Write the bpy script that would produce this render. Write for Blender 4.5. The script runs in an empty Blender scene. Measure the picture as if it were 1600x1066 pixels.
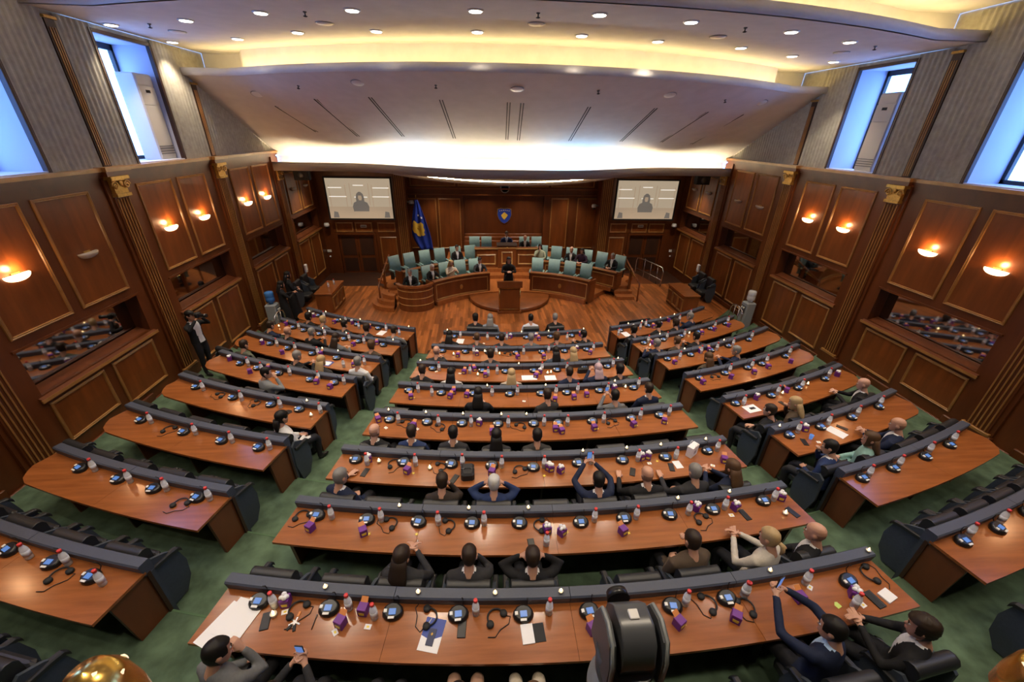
import bpy, math, random
import numpy as np
from mathutils import Matrix, Vector
random.seed(11)
SC = bpy.context.scene
COL = SC.collection
# ------------------------------------------------------------------ camera
F_PX = 635.04
CAM = np.array([-1.23, 0.0, 6.23])
PITCH, YAW, ROLL = (math.radians(a) for a in (27.358, 4.777, 1.2007))
def cam_axes():
    f = np.array([math.sin(YAW)*math.cos(PITCH), math.cos(YAW)*math.cos(PITCH), -math.sin(PITCH)])
    r0 = np.array([math.cos(YAW), -math.sin(YAW), 0.0]); u0 = np.cross(r0, f)
    return np.array([math.cos(ROLL)*r0+math.sin(ROLL)*u0, -math.sin(ROLL)*r0+math.cos(ROLL)*u0, f])
AX = cam_axes()
cd = bpy.data.cameras.new('camera'); co = bpy.data.objects.new('camera', cd); COL.objects.link(co)
cd.sensor_width = 36.0; cd.lens = F_PX/1600*36; cd.clip_start = 0.05; cd.clip_end = 200
co.matrix_world = Matrix(((AX[0][0], AX[1][0], -AX[2][0], CAM[0]), (AX[0][1], AX[1][1], -AX[2][1], CAM[1]),
                          (AX[0][2], AX[1][2], -AX[2][2], CAM[2]), (0, 0, 0, 1)))
SC.camera = co
SC.view_settings.view_transform = 'Standard'; SC.view_settings.look = 'None'
SC.view_settings.exposure = 0.0; SC.view_settings.gamma = 1.0; SC.view_settings.use_curve_mapping = False
# ------------------------------------------------------------------ daylight outside the high windows
W = bpy.data.worlds.new('overcast_sky'); SC.world = W; W.use_nodes = True
bg = W.node_tree.nodes['Background']; bg.inputs[0].default_value = (0.19, 0.40, 1.0, 1); bg.inputs[1].default_value = 11.0
# light levels (fixtures, seen and added ones, are built further down and read these)
COVE_W, DOWN_W, SCONCE_W = 20.0, 235.0, 13.0

def pix(u, v, ax, val):
    """the point where the ray through photo pixel (u, v) meets the plane ax = val"""
    d = ((u-800)/F_PX)*AX[0] + ((533-v)/F_PX)*AX[1] + AX[2]
    i = 'xyz'.index(ax); t = (val-CAM[i])/d[i]
    return CAM+d*t
def pray(u, v):
    return ((u-800)/F_PX)*AX[0] + ((533-v)/F_PX)*AX[1] + AX[2]

# ------------------------------------------------------------------ materials
MATS = {}
def nodes_of(name):
    m = bpy.data.materials.new(name); m.use_nodes = True
    nt = m.node_tree; b = nt.nodes['Principled BSDF']
    MATS[name] = m
    return m, nt, b
def mat(name, col, rough=0.5, metal=0.0, emit=None, estr=0.0, noise=0.0, nscale=30.0, trans=0.0, alpha=1.0, spec=0.5, bump=0.0, coat=0.0):
    m, nt, b = nodes_of(name)
    b.inputs['Base Color'].default_value = (*col, 1); b.inputs['Roughness'].default_value = rough
    b.inputs['Metallic'].default_value = metal; b.inputs['Specular IOR Level'].default_value = spec
    b.inputs['Coat Weight'].default_value = coat
    if emit: b.inputs['Emission Color'].default_value = (*emit, 1); b.inputs['Emission Strength'].default_value = estr
    if trans: b.inputs['Transmission Weight'].default_value = trans
    if alpha < 1: b.inputs['Alpha'].default_value = alpha
    if noise or bump:
        tc = nt.nodes.new('ShaderNodeTexCoord'); n = nt.nodes.new('ShaderNodeTexNoise')
        n.inputs['Scale'].default_value = nscale; n.inputs['Detail'].default_value = 4
        nt.links.new(tc.outputs['Object'], n.inputs['Vector'])
        if noise:
            r = nt.nodes.new('ShaderNodeMapRange'); r.inputs[1].default_value = .3; r.inputs[2].default_value = .7
            r.inputs[3].default_value = 1-noise; r.inputs[4].default_value = 1+noise
            mx = nt.nodes.new('ShaderNodeVectorMath'); mx.operation = 'SCALE'; mx.inputs[0].default_value = col
            nt.links.new(n.outputs['Fac'], r.inputs[0]); nt.links.new(r.outputs[0], mx.inputs['Scale'])
            nt.links.new(mx.outputs[0], b.inputs['Base Color'])
        if bump:
            bp = nt.nodes.new('ShaderNodeBump'); bp.inputs['Strength'].default_value = bump; bp.inputs['Distance'].default_value = .01
            nt.links.new(n.outputs['Fac'], bp.inputs['Height']); nt.links.new(bp.outputs[0], b.inputs['Normal'])
    return m
def wood(name, dark, light, scale=(2, 2, 2), rough=0.3, island=0.0, coat=0.0):
    m, nt, b = nodes_of(name)
    tc = nt.nodes.new('ShaderNodeTexCoord'); mp = nt.nodes.new('ShaderNodeMapping'); mp.inputs['Scale'].default_value = scale
    n = nt.nodes.new('ShaderNodeTexNoise'); n.inputs['Scale'].default_value = 1.0; n.inputs['Detail'].default_value = 6; n.inputs['Roughness'].default_value = .6
    cr = nt.nodes.new('ShaderNodeValToRGB'); cr.color_ramp.elements[0].position = .32; cr.color_ramp.elements[1].position = .7
    cr.color_ramp.elements[0].color = (*dark, 1); cr.color_ramp.elements[1].color = (*light, 1)
    nt.links.new(tc.outputs['Object'], mp.inputs[0]); nt.links.new(mp.outputs[0], n.inputs['Vector']); nt.links.new(n.outputs['Fac'], cr.inputs[0])
    out = cr.outputs[0]
    if island:
        g = nt.nodes.new('ShaderNodeNewGeometry'); r = nt.nodes.new('ShaderNodeMapRange')
        r.inputs[3].default_value = 1-island; r.inputs[4].default_value = 1+island
        s = nt.nodes.new('ShaderNodeVectorMath'); s.operation = 'SCALE'
        nt.links.new(g.outputs['Random Per Island'], r.inputs[0]); nt.links.new(out, s.inputs[0]); nt.links.new(r.outputs[0], s.inputs['Scale'])
        out = s.outputs[0]
    nt.links.new(out, b.inputs['Base Color']); b.inputs['Roughness'].default_value = rough; b.inputs['Coat Weight'].default_value = coat
    b.inputs['Coat Roughness'].default_value = .15
    return m
wood('wall_wood', (.082, .021, .0045), (.135, .036, .0075), (3, 3, .6), .34)
wood('panel_wood', (.125, .033, .0065), (.21, .060, .012), (5, 5, .7), .30, .2)
wood('gilt_wood', (.26, .12, .032), (.38, .18, .05), (4, 4, 4), .28)
wood('desk_wood', (.22, .068, .018), (.33, .110, .030), (1.2, 14, 14), .21, 0, .3)
wood('desk_edge_wood', (.11, .032, .011), (.17, .05, .016), (3, 3, 1), .35)
wood('dark_wood', (.028, .010, .005), (.05, .017, .007), (3, 3, 1), .5)
wood('parquet_wood', (.25, .078, .020), (.37, .125, .034), (9, 1.5, 9), .28, .42, .15)
wood('gilt_sheen', (.46, .26, .09), (.62, .38, .15), (4, 4, 4), .25)  # gilt lightened, light reflected off the podium mouldings put into the colour
wood('podium_wood', (.14, .040, .0095), (.22, .066, .016), (4, 4, .8), .3)
mat('gold', (.50, .30, .08), .38, .75, noise=.2, nscale=25)
mat('brass', (.75, .48, .12), .25, 1.0)
mat('carpet', (.082, .128, .084), .95, noise=.35, nscale=4, bump=.4, spec=.1)
mat('carpet_edge', (.085, .15, .085), .9, spec=.1)
mat('rail_pad', (.052, .062, .092), .5, noise=.06, nscale=60)
mat('chair_black', (.016, .017, .020), .42)
mat('chair_slate', (.040, .052, .072), .6, noise=.1, nscale=40)
mat('chair_teal', (.155, .27, .275), .55, noise=.08, nscale=12)
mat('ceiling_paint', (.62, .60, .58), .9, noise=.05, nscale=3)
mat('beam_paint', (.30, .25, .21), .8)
mat('fabric', (.38, .36, .30), .95, noise=.12, nscale=9, spec=.1)
mat('black_gloss', (.012, .012, .014), .3)
mat('black_matte', (.012, .012, .014), .7)
mat('dark_frame', (.02, .017, .016), .4)
mat('reveal_paint', (.50, .52, .62), .8)
mat('white_plastic', (.72, .72, .70), .4)
mat('ivory_plastic', (.55, .52, .46), .45)
mat('grey_plastic', (.28, .30, .31), .4)
mat('camera_grey', (.07, .075, .085), .35)
mat('camera_light', (.25, .27, .27), .4)
mat('steel', (.65, .63, .60), .25, .95)
mat('mirror_glass', (.40, .40, .42), .04, 1.0)
mat('downlight_glow', (1, 1, 1), .5, emit=(1, .92, .82), estr=14)
mat('tube_warm', (1, 1, 1), .5, emit=(1, .72, .30), estr=COVE_W)
mat('tube_white', (1, 1, 1), .5, emit=(1, .80, .50), estr=COVE_W*4.6)
mat('tube_blue', (1, 1, 1), .5, emit=(.25, .58, 1), estr=COVE_W*6.5)
mat('sconce_lit', (.9, .8, .65), .4, emit=(1, .68, .40), estr=4.0)
mat('sconce_off', (.42, .36, .30), .35)
mat('slot_black', (.01, .01, .01), .8)
mat('water', (.80, .84, .90), .12, alpha=.6, spec=.8)
mat('bottle_label', (.62, .64, .70), .5)
mat('red_cap', (.62, .04, .04), .4)
mat('blue_water', (.06, .22, .60), .15, alpha=.8)
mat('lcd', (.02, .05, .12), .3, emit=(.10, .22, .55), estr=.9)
mat('purple_card', (.13, .018, .22), .45)
mat('orange_card', (.60, .22, .06), .5)
mat('white_paper', (.78, .78, .80), .7)
mat('yellow_paper', (.75, .58, .06), .6)
mat('green_paper', (.48, .62, .14), .7)
mat('blue_card', (.02, .05, .30), .4)
mat('navy_card', (.012, .02, .08), .45)
mat('flame', (1, .8, .5), .5, emit=(1, .72, .32), estr=9)
mat('candle_wax', (.85, .78, .62), .5, emit=(1, .75, .45), estr=.8)
mat('candle_tin', (.55, .50, .42), .35, .6)
mat('flag_blue', (.010, .040, .36), .7)
mat('flag_yellow', (.72, .48, .05), .7)
mat('flag_white', (.8, .8, .82), .7)
mat('screen_beige', (.4, .36, .28), .6, emit=(.50, .41, .29), estr=.72)
mat('screen_dark', (.1, .1, .1), .6, emit=(.17, .145, .12), estr=.75)
mat('screen_line', (.8, .8, .8), .6, emit=(1, .95, .85), estr=.85)
mat('screen_tan', (.4, .3, .2), .6, emit=(.40, .31, .21), estr=.75)
mat('eye_white', (.8, .78, .75), .3)
mat('eye_dark', (.02, .012, .01), .2)
mat('lip', (.35, .12, .10), .5)
mat('shoe', (.012, .011, .011), .35)
def glass_mat():
    m, nt, b = nodes_of('window_glass')
    t = nt.nodes.new('ShaderNodeBsdfTransparent'); g = nt.nodes.new('ShaderNodeBsdfGlossy'); g.inputs['Roughness'].default_value = .03
    t.inputs[0].default_value = (.93, .96, 1, 1)
    mx = nt.nodes.new('ShaderNodeMixShader'); mx.inputs[0].default_value = .06
    nt.links.new(t.outputs[0], mx.inputs[1]); nt.links.new(g.outputs[0], mx.inputs[2]); nt.links.new(mx.outputs[0], nt.nodes['Material Output'].inputs[0])
glass_mat()
def colour(c, rough=.8):
    key = 'cloth_%03d_%03d_%03d' % tuple(int(round(x*500)) for x in c)
    return MATS.get(key) or mat(key, c, rough, noise=.08, nscale=50, spec=.25)

# ------------------------------------------------------------------ mesh helpers
class MB:
    def __init__(s): s.v = []; s.f = []; s.sm = []
    def add(s, v, f, smooth=False):
        o = len(s.v); s.v += [tuple(map(float, p)) for p in v]; s.f += [tuple(i+o for i in q) for q in f]; s.sm += [smooth]*len(f); return s
    def box(s, x0, x1, y0, y1, z0, z1):
        x0, x1 = min(x0, x1), max(x0, x1); y0, y1 = min(y0, y1), max(y0, y1); z0, z1 = min(z0, z1), max(z0, z1)
        return s.add([(x0, y0, z0), (x1, y0, z0), (x1, y1, z0), (x0, y1, z0), (x0, y0, z1), (x1, y0, z1), (x1, y1, z1), (x0, y1, z1)],
              [(0, 3, 2, 1), (4, 5, 6, 7), (0, 1, 5, 4), (1, 2, 6, 5), (2, 3, 7, 6), (3, 0, 4, 7)])
    def cbox(s, x0, x1, y0, y1, z0, z1, c=.01):
        """box with chamfered upright and top edges"""
        P = [(x0+c, y0), (x1-c, y0), (x1, y0+c), (x1, y1-c), (x1-c, y1), (x0+c, y1), (x0, y1-c), (x0, y0+c)]
        mx, my = (x0+x1)/2, (y0+y1)/2
        Q = [(mx+(x-mx)*(1-2*c/(x1-x0)), my+(y-my)*(1-2*c/(y1-y0))) for x, y in P]
        return s.rings([[(x, y, z0) for x, y in P], [(x, y, z1-c) for x, y in P], [(x, y, z1) for x, y in Q]], smooth=False)
    def rings(s, R, smooth=True, cap=True, closed=False):
        n = len(R[0]); v = [p for r in R for p in r]; f = []
        for k in range(len(R)-1+(1 if closed else 0)):
            a, b = k*n, ((k+1) % len(R))*n
            f += [(a+i, a+(i+1) % n, b+(i+1) % n, b+i) for i in range(n)]
        s.add(v, f, smooth)
        if cap and not closed:
            o = len(s.v)-len(v)
            s.f += [tuple(o+i for i in range(n))[::-1], tuple(o+len(v)-n+i for i in range(n))]; s.sm += [False, False]
        return s
    def lathe(s, prof, n=12, c=(0, 0, 0), smooth=True):
        return s.rings([[(c[0]+r*math.cos(2*math.pi*i/n), c[1]+r*math.sin(2*math.pi*i/n), c[2]+z) for i in range(n)] for r, z in prof], smooth)
    def tube(s, path, r, n=8, closed=False, smooth=True):
        P = [np.array(p, float) for p in path]; rr = r if hasattr(r, '__len__') else [r]*len(P); R = []; up = None
        for k, p in enumerate(P):
            a = P[k-1] if (k or closed) else P[k]; b = P[(k+1) % len(P)] if (k < len(P)-1 or closed) else P[k]
            t = b-a; t = t/(np.linalg.norm(t)+1e-9)
            if up is None: up = np.array([0, 0, 1.]) if abs(t[2]) < .9 else np.array([0, 1., 0])
            x = np.cross(up, t); x /= np.linalg.norm(x)+1e-9; y = np.cross(t, x); up = y
            R.append([tuple(p+rr[k]*(math.cos(2*math.pi*i/n)*x+math.sin(2*math.pi*i/n)*y)) for i in range(n)])
        return s.rings(R, smooth, True, closed)
    def ball(s, c, r, n=10, m=6, smooth=True):
        r = r if hasattr(r, '__len__') else (r, r, r); R = []
        for k in range(m+1):
            t = -math.pi/2+math.pi*k/m; q = max(math.cos(t), .02)
            R.append([(c[0]+r[0]*q*math.cos(2*math.pi*i/n), c[1]+r[1]*q*math.sin(2*math.pi*i/n), c[2]+r[2]*math.sin(t)) for i in range(n)])
        return s.rings(R, smooth)
    def prism(s, poly, t0, t1, plane='xy'):
        def P(a, b, t): return {'xy': (a, b, t), 'xz': (a, t, b), 'yz': (t, a, b)}[plane]
        n = len(poly)
        return s.add([P(a, b, t0) for a, b in poly]+[P(a, b, t1) for a, b in poly],
              [tuple(range(n))[::-1], tuple(range(n, 2*n))]+[(i, (i+1) % n, (i+1) % n+n, i+n) for i in range(n)])
    def mesh(s, name, m):
        me = bpy.data.meshes.new(name); me.from_pydata(s.v, [], s.f)
        me.polygons.foreach_set('use_smooth', s.sm)
        for k in (m if isinstance(m, (list, tuple)) else [m]): me.materials.append(MATS[k] if isinstance(k, str) else k)
        me.update(); return me
    def build(s, name, m, parent=None, M=None):
        import bmesh
        me = s.mesh(name, m); bm = bmesh.new(); bm.from_mesh(me); bmesh.ops.recalc_face_normals(bm, faces=bm.faces[:]); bm.to_mesh(me); bm.free()
        return link(name, me, parent, M)
def link(name, data, parent=None, M=None):
    o = bpy.data.objects.new(name, data); COL.objects.link(o)
    if parent is not None: o.parent = parent
    if M is not None: o.matrix_basis = M
    return o
def tag(o, label=None, cat=None, group=None, kind=None):
    for k, v in (('label', label), ('category', cat), ('group', group), ('kind', kind)):
        if v: o[k] = v
    return o
def thing(name, label, cat, group=None, loc=(0, 0, 0), rz=0.0):
    return tag(link(name, None, None, Matrix.Translation(loc) @ Matrix.Rotation(rz, 4, 'Z')), label, cat, group)
def copy_tree(o, parent=None):
    c = o.copy(); COL.objects.link(c); c.parent = parent
    for ch in o.children: copy_tree(ch, c)
    return c
USED = set()
def place(proto, loc, rz, label=None, group=None, M=None):
    """the prototype itself the first time, a copy of it and its parts after that"""
    if proto.name in USED: o = copy_tree(proto)
    else: USED.add(proto.name); o = proto
    o.matrix_basis = M if M is not None else Matrix.Translation([float(x) for x in loc]) @ Matrix.Rotation(rz, 4, 'Z')
    if label: o['label'] = label
    if group: o['group'] = group
    return o
def discard(proto):
    if proto.name not in USED:
        for c in list(proto.children_recursive)+[proto]: bpy.data.objects.remove(c)

# ------------------------------------------------------------------ hall layout (metres)
WX = 8.73                                   # side walls at x = -WX and +WX
BAYS = [-1.69, 2.03, 5.75, 9.47, 13.19, 16.85]      # pilaster axes along the side walls
YB = 20.35                                  # wall with the doors
YA = 21.4                                   # wall of the alcove behind the podium
YC = 23.235                                 # centre of the desk arcs (x = 0)
def RR(j): return 20.7375-1.1925*(j-1)      # radius of the padded rail of row j (8 = by the wooden floor)
def FZ(j): return .1575*(8-j)               # floor of row j
DESK, RAIL = .755, .875
def arc(R, a, z=0.0): return (R*math.sin(a), YC-R*math.cos(a), z)
def arc_y(R, x): return YC-math.sqrt(max(R*R-x*x, 0))
ORD = {8: 'first', 7: 'second', 6: 'third', 5: 'fourth', 4: 'fifth', 3: 'sixth', 2: 'seventh', 1: 'eighth'}
SIDE = {'C': 'central desk', 'L': 'flag-side desk', 'R': 'ramp-side desk'}
def at(b, j): return '%s, %s row from wooden floor' % (SIDE[b], ORD[j])
D2R = math.radians
ENDS = {'C': [(-11.0, 9.0)]*8,
  'L': [(-22.3, -13.8), (-23.4, -13.9), (-24.9, -14.1), (-26.5, -14.2), (-28.4, -14.6), (-31.3, -14.7), (-32.5, -14.8), (-34.5, -15.2)],
  'R': [(11.7, 20.6), (12.1, 21.8), (12.1, 23.1), (12.3, 24.7), (12.4, 26.6), (12.7, 29.4), (12.9, 30.7), (12.9, 32.0)]}
# ================================================================== ceiling
def lipN(x): a = min(abs(x), 7.6); return 7.55+1.5*(a/7.6)**2.1
def lipF(x): a = min(abs(x), 7.6); return 10.3+2.55*(a/7.6)**2.1
def risG(x): a = abs(x); return 11.15+2.1*(a/7.4)**2 if a <= 7.4 else min(13.25+(a-7.4)*2.5, 14.05)
def sst(t): t = max(0, min(1, t)); return t*t*(3-2*t)
def lipB(x): return 14.5+2.1*sst((abs(x)-1.3)/4.9)
def lipI(x): return 15.5+3.1*(min(abs(x), 4.9)/4.5)**2
XS = [-WX+2*WX*i/48 for i in range(49)]
def strip(name, fa, fb, m, parent, xs=XS, sub=1):
    b = MB(); n = len(xs); V = []; Fc = []
    for k in range(sub+1):
        for x in xs:
            a, c = fa(x), fb(x); t = k/sub
            V.append((x, a[0]+(c[0]-a[0])*t, a[1]+(c[1]-a[1])*t))
    for k in range(sub):
        Fc += [(k*n+i, k*n+i+1, (k+1)*n+i+1, (k+1)*n+i) for i in range(n-1)]
    b.add(V, Fc, True); me = b.mesh(name, m); return link(name, me, parent)
ceil = strip('ceiling', lambda x: (lipN(x), 7.95), lambda x: (risG(x), 7.95), 'ceiling_paint', None)
tag(ceil, 'pale flat ceiling with round downlights', None, None, 'structure')
def lip(name, f, z0, z1, m, xs=XS, dz=.06):
    b = MB()
    b.rings([[(x, f(x), z0), (x, f(x), z1), (x, f(x)+dz, z1), (x, f(x)+dz, z0)] for x in xs], True); o = b.build(name, m, ceil)
    for p in o.data.polygons: p.use_smooth = abs(p.normal.z) < .5 and len(p.vertices) == 4
    return o
strip('ceiling_slab', lambda x: (-6.5, 8.55), lambda x: (lipN(x)+.8, 8.55), 'ceiling_paint', ceil)
strip('cove_riser', lambda x: (lipN(x)+.8, 8.55), lambda x: (lipN(x)+.8, 8.0), 'ceiling_paint', ceil)
strip('cove_trough', lambda x: (lipN(x)+.8, 8.0), lambda x: (lipN(x)+.05, 8.0), 'ceiling_paint', ceil)
lip('cove_lip', lipN, 7.95, 8.13, 'ceiling_paint')
strip('cove_riser', lambda x: (risG(x), 7.95), lambda x: (risG(x), 7.38), 'ceiling_paint', ceil)
strip('cove_trough', lambda x: (risG(x), 7.38), lambda x: (lipF(x)+.05, 7.38), 'ceiling_paint', ceil)
lip('cove_lip', lipF, 7.33, 7.5, 'ceiling_paint')
def slope_a(x): return (lipF(x), 7.33+.09*(abs(x)/WX)**4)
strip('ceiling_slope', slope_a, lambda x: (17.35, 5.24), 'ceiling_paint', ceil, sub=10)
strip('cove_riser', lambda x: (17.35, 5.24), lambda x: (17.35, 4.80), 'ceiling_paint', ceil)
strip('cove_trough', lambda x: (17.35, 4.80), lambda x: (lipB(x)+.05, 4.80), 'ceiling_paint', ceil)
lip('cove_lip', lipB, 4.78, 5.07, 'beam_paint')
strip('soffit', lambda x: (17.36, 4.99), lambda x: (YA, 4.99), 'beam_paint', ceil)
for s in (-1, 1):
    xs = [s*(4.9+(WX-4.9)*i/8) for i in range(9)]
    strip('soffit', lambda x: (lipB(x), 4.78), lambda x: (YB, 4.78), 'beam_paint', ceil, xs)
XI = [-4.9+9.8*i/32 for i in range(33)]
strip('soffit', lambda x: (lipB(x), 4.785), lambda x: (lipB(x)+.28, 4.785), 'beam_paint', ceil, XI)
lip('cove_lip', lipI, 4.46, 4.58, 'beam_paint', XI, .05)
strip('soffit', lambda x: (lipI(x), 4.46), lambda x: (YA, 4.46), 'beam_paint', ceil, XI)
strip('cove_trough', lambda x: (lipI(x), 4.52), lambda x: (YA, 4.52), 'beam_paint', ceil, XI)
def lamp_tube(f, off, z, m, x0, x1, r=.03):
    n = max(2, int(abs(x1-x0)/.6)); MB().tube([(x0+(x1-x0)*i/n, f(x0+(x1-x0)*i/n)+off, z) for i in range(n+1)], r, 6).build('light_tube', m, ceil)
lamp_tube(lipN, .35, 8.05, 'tube_warm', -8.5, 8.5)
lamp_tube(lipF, .30, 7.44, 'tube_warm', -8.3, 8.3)
for x0, x1, k in ((-8.3, -3.8, 'tube_white'), (-3.7, -3.0, 'tube_blue'), (-2.9, 1.2, 'tube_white'), (1.3, 3.4, 'tube_blue'), (3.6, 8.3, 'tube_white')):
    lamp_tube(lambda x: max(lipB(x), 15.9), .24, 4.84, k, x0, x1)
lamp_tube(lipI, .22, 4.57, 'tube_white', -4.3, 4.3, .02)
# things let into the flat ceiling
def seg(uv): return pix(uv[0], uv[1], 'z', 7.95)
dl = thing('ceiling_downlight', 'round recessed downlight, lit white', 'downlight', 'round ceiling downlights')
MB().lathe([(.11, .0), (.135, .0), (.135, -.012), (.11, -.02)], 20).build('trim_ring', 'white_plastic', dl)
MB().lathe([(.001, -.026), (.10, -.025), (.108, -.018)], 20).build('lens', 'downlight_glow', dl)
def spot(parent):
    L = bpy.data.lights.new('lamp', 'SPOT'); L.energy = DOWN_W; L.color = (1, .83, .62); L.spot_size = D2R(95); L.spot_blend = .6; L.shadow_soft_size = .1
    o = bpy.data.objects.new('lamp', L); COL.objects.link(o); o.parent = parent; o.location = (0, 0, -.05)
spot(dl)
downs = [seg(p) for p in [(407, 19), (290, 31), (371, 60), (269, 65), (550, 15), (465, 50), (588, 48), (743, 16), (746, 49), (937, 22), (909, 55), (1080, 33.5),
   (1028, 64), (1237, 49), (1158, 74), (1328, 65), (1238, 87), (1303, 96), (173, 38)]]
downs = [(x, y, 7.95) for x, y, z in downs]
downs += [(x, y, 4.46) for x, y in ((-3.4, 18.2), (-2.0, 16.9), (-.7, 16.2), (.7, 16.2), (2.0, 16.9), (3.4, 18.2), (-3.2, 20.2), (-1.1, 20.4), (1.1, 20.4), (3.2, 20.2))]  # unseen downlights, added because the podium came out too dark
downs += [(x, y, 4.78) for x, y in ((-6.2, 18.3), (6.2, 18.3), (-7.9, 18.3), (7.9, 18.3))]  # more added ones, hidden by the soffit, brightening both sides
downs += [(x, y, 8.55) for y in (6.3, 3.6, 1.0) for x in (-7.4, -4.9, -2.45, 0, 2.45, 4.9, 7.4)]  # rows added overhead out of view as extra light
for p in downs:
    place(dl, p, 0, 'round recessed downlight, lit, in the %s' % ('soffit over the podium' if p[2] < 5 else 'flat pale ceiling' if p[2] < 8 else 'upper ceiling'), 'round ceiling downlights')
sp = thing('ceiling_speaker', 'white round flush speaker in flat ceiling', 'speaker', 'round ceiling speakers')
MB().lathe([(.001, -.025), (.13, -.022), (.15, -.008), (.15, 0)], 20).build('grille', 'white_plastic', sp)
MB().lathe([(.15, -.012), (.165, -.01), (.165, 0)], 20).build('rim', 'grey_plastic', sp)
for p in [(507, 36), (838, 37), (1122, 57), (1315, 81.5), (277, 49)]: place(sp, seg(p), 0, 'white round flush speaker in the flat pale ceiling')
det = thing('sprinkler_head', 'small dark sprinkler head', 'sprinkler', 'ceiling sprinkler heads')
MB().lathe([(.05, 0), (.05, -.02), (.02, -.03), (.02, -.09)], 10).build('stem', 'camera_grey', det)
MB().lathe([(.045, -.09), (.06, -.10), (.03, -.115)], 10).build('deflector', 'black_matte', det)
for p in [(476, 18), (841, 20), (1165, 43), (1368, 72), (233, 37)]: place(det, seg(p), 0, 'small dark sprinkler head under the flat pale ceiling', M=Matrix.Translation(seg(p)) @ Matrix.Scale(.65, 4))
# things on the sloped ceiling: march the pixel ray onto the ruled slope
def on_slope(u, v):
    d = pray(u, v); lo = 8.0
    for k in range(4000):
        p = CAM+d*(8.0+k*.005); a = slope_a(p[0])
        if p[1] > a[0]:
            zz = a[1]+(5.24-a[1])*(p[1]-a[0])/(17.35-a[0])
            if p[2] >= zz: return p, math.atan2(5.24-a[1], 17.35-a[0])
    return None, 0
for p in [(559, 129), (808, 139), (1047, 148), (402, 147), (1190, 160)]:
    q, s = on_slope(*p)
    if q is not None: place(sp, q, 0, 'white round flush speaker in the sloped ceiling', M=Matrix.Translation(q) @ Matrix.Rotation(s, 4, 'X'))
for p in [(466, 134), (681, 133), (935, 142), (1133, 156)]:
    q, s = on_slope(*p)
    if q is not None: place(det, q, 0, 'small dark sprinkler head under the sloped ceiling', M=Matrix.Translation(q) @ Matrix.Rotation(s, 4, 'X') @ Matrix.Scale(.65, 4))
for a, b in [((432, 166), (495, 206)), ((493, 155), (560, 213)), ((578, 152), (630, 213)), ((689, 156), (710, 216)), ((795, 160), (792, 218)), ((816, 161), (810, 219)),
             ((921, 167), (890, 220)), ((1025, 169), (970, 221)), ((1105, 175), (1033, 222)), ((1160, 179), (1080, 225))]:
    (p, s), (q, _) = on_slope(*a), on_slope(*b)
    if p is None or q is None: continue
    t = thing('air_slot', 'thin dark slot diffuser running down the sloped ceiling', 'air vent', 'slot diffusers in the sloped ceiling', tuple(p))
    d = q-p
    for off in (-.035, .035):
        MB().add([(off-.014, 0, -.008), (off+.014, 0, -.008), (d[0]+off+.014, d[1], d[2]-.008), (d[0]+off-.014, d[1], d[2]-.008),
                  (off-.014, 0, .02), (off+.014, 0, .02), (d[0]+off+.014, d[1], d[2]+.02), (d[0]+off-.014, d[1], d[2]+.02)],
                 [(0, 1, 2, 3), (4, 7, 6, 5), (0, 4, 5, 1), (2, 6, 7, 3), (1, 5, 6, 2), (0, 3, 7, 4)]).build('slot', 'slot_black', t)
# ================================================================== side walls
UP0, UP1, NI0, NI1 = 3.09, 5.05, 2.07, 2.90
def moulding(w, h, t=.055, d=.035):
    """raised rectangular frame, in the plane x (across) / z (up), proud towards -y"""
    b = MB()
    R = []
    for o, y in ((0, 0), (0, -d*.7), (t*.3, -d), (t*.55, -d*.6), (t*.8, -d*.85), (t, -.004), (t, 0)):
        R.append([(o, y, o), (w-o, y, o), (w-o, y, h-o), (o, y, h-o)])
    return b.rings(R, False, False)
PANEL = {}
def wall_panel(parent, origin, ux, w, h, m='panel_wood', gm='gilt_wood'):
    """origin: lower corner on the wall face; ux: unit vector along the width; the panel faces ux x z"""
    key = (round(w, 2), round(h, 2), m, gm)
    if key not in PANEL:
        b = MB()
        for i in range(2):
            for k in range(2): b.add([(w*i/2, -.006, h*k/2), (w*(i+1)/2, -.006, h*k/2), (w*(i+1)/2, -.006, h*(k+1)/2), (w*i/2, -.006, h*(k+1)/2)], [(0, 1, 2, 3)])
        PANEL[key] = (b.mesh('wall_panel', m), moulding(w, h).mesh('panel_moulding', gm))
    ux = Vector(ux); uy = Vector((0, 0, 1)).cross(ux)
    M = Matrix(((ux.x, uy.x, 0, origin[0]), (ux.y, uy.y, 0, origin[1]), (0, 0, 1, origin[2]), (0, 0, 0, 1)))
    p = link('wall_panel', PANEL[key][0], parent, M); link('panel_moulding', PANEL[key][1], p); return p
def floor_at(x, y):
    r = math.hypot(x, y-YC)
    for j in range(8, 0, -1):
        if r < RR(j): return FZ(j+1) if j < 8 else 0.0
    return FZ(1)
def volute_capital(parent, M):
    b = MB(); b.cbox(-.24, .24, -.16, .0, .33, .40, .01); b.box(-.19, .19, -.12, 0, .0, .06); b.box(-.17, .17, -.09, 0, .06, .33)
    o = b.build('capital', 'gold', parent, M)
    for s in (-1, 1):
        pts = [(s*.15+.085*(1-k/22)*math.cos(k*.5)*s, -.12, .22+.085*(1-k/22)*math.sin(k*.5)) for k in range(20)]
        MB().tube(pts, .018, 6).build('volute', 'gold', o)
    MB().ball((0, -.12, .26), (.05, .03, .05), 8, 6).build('rosette', 'gold', o)
WALLS = {}
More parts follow.
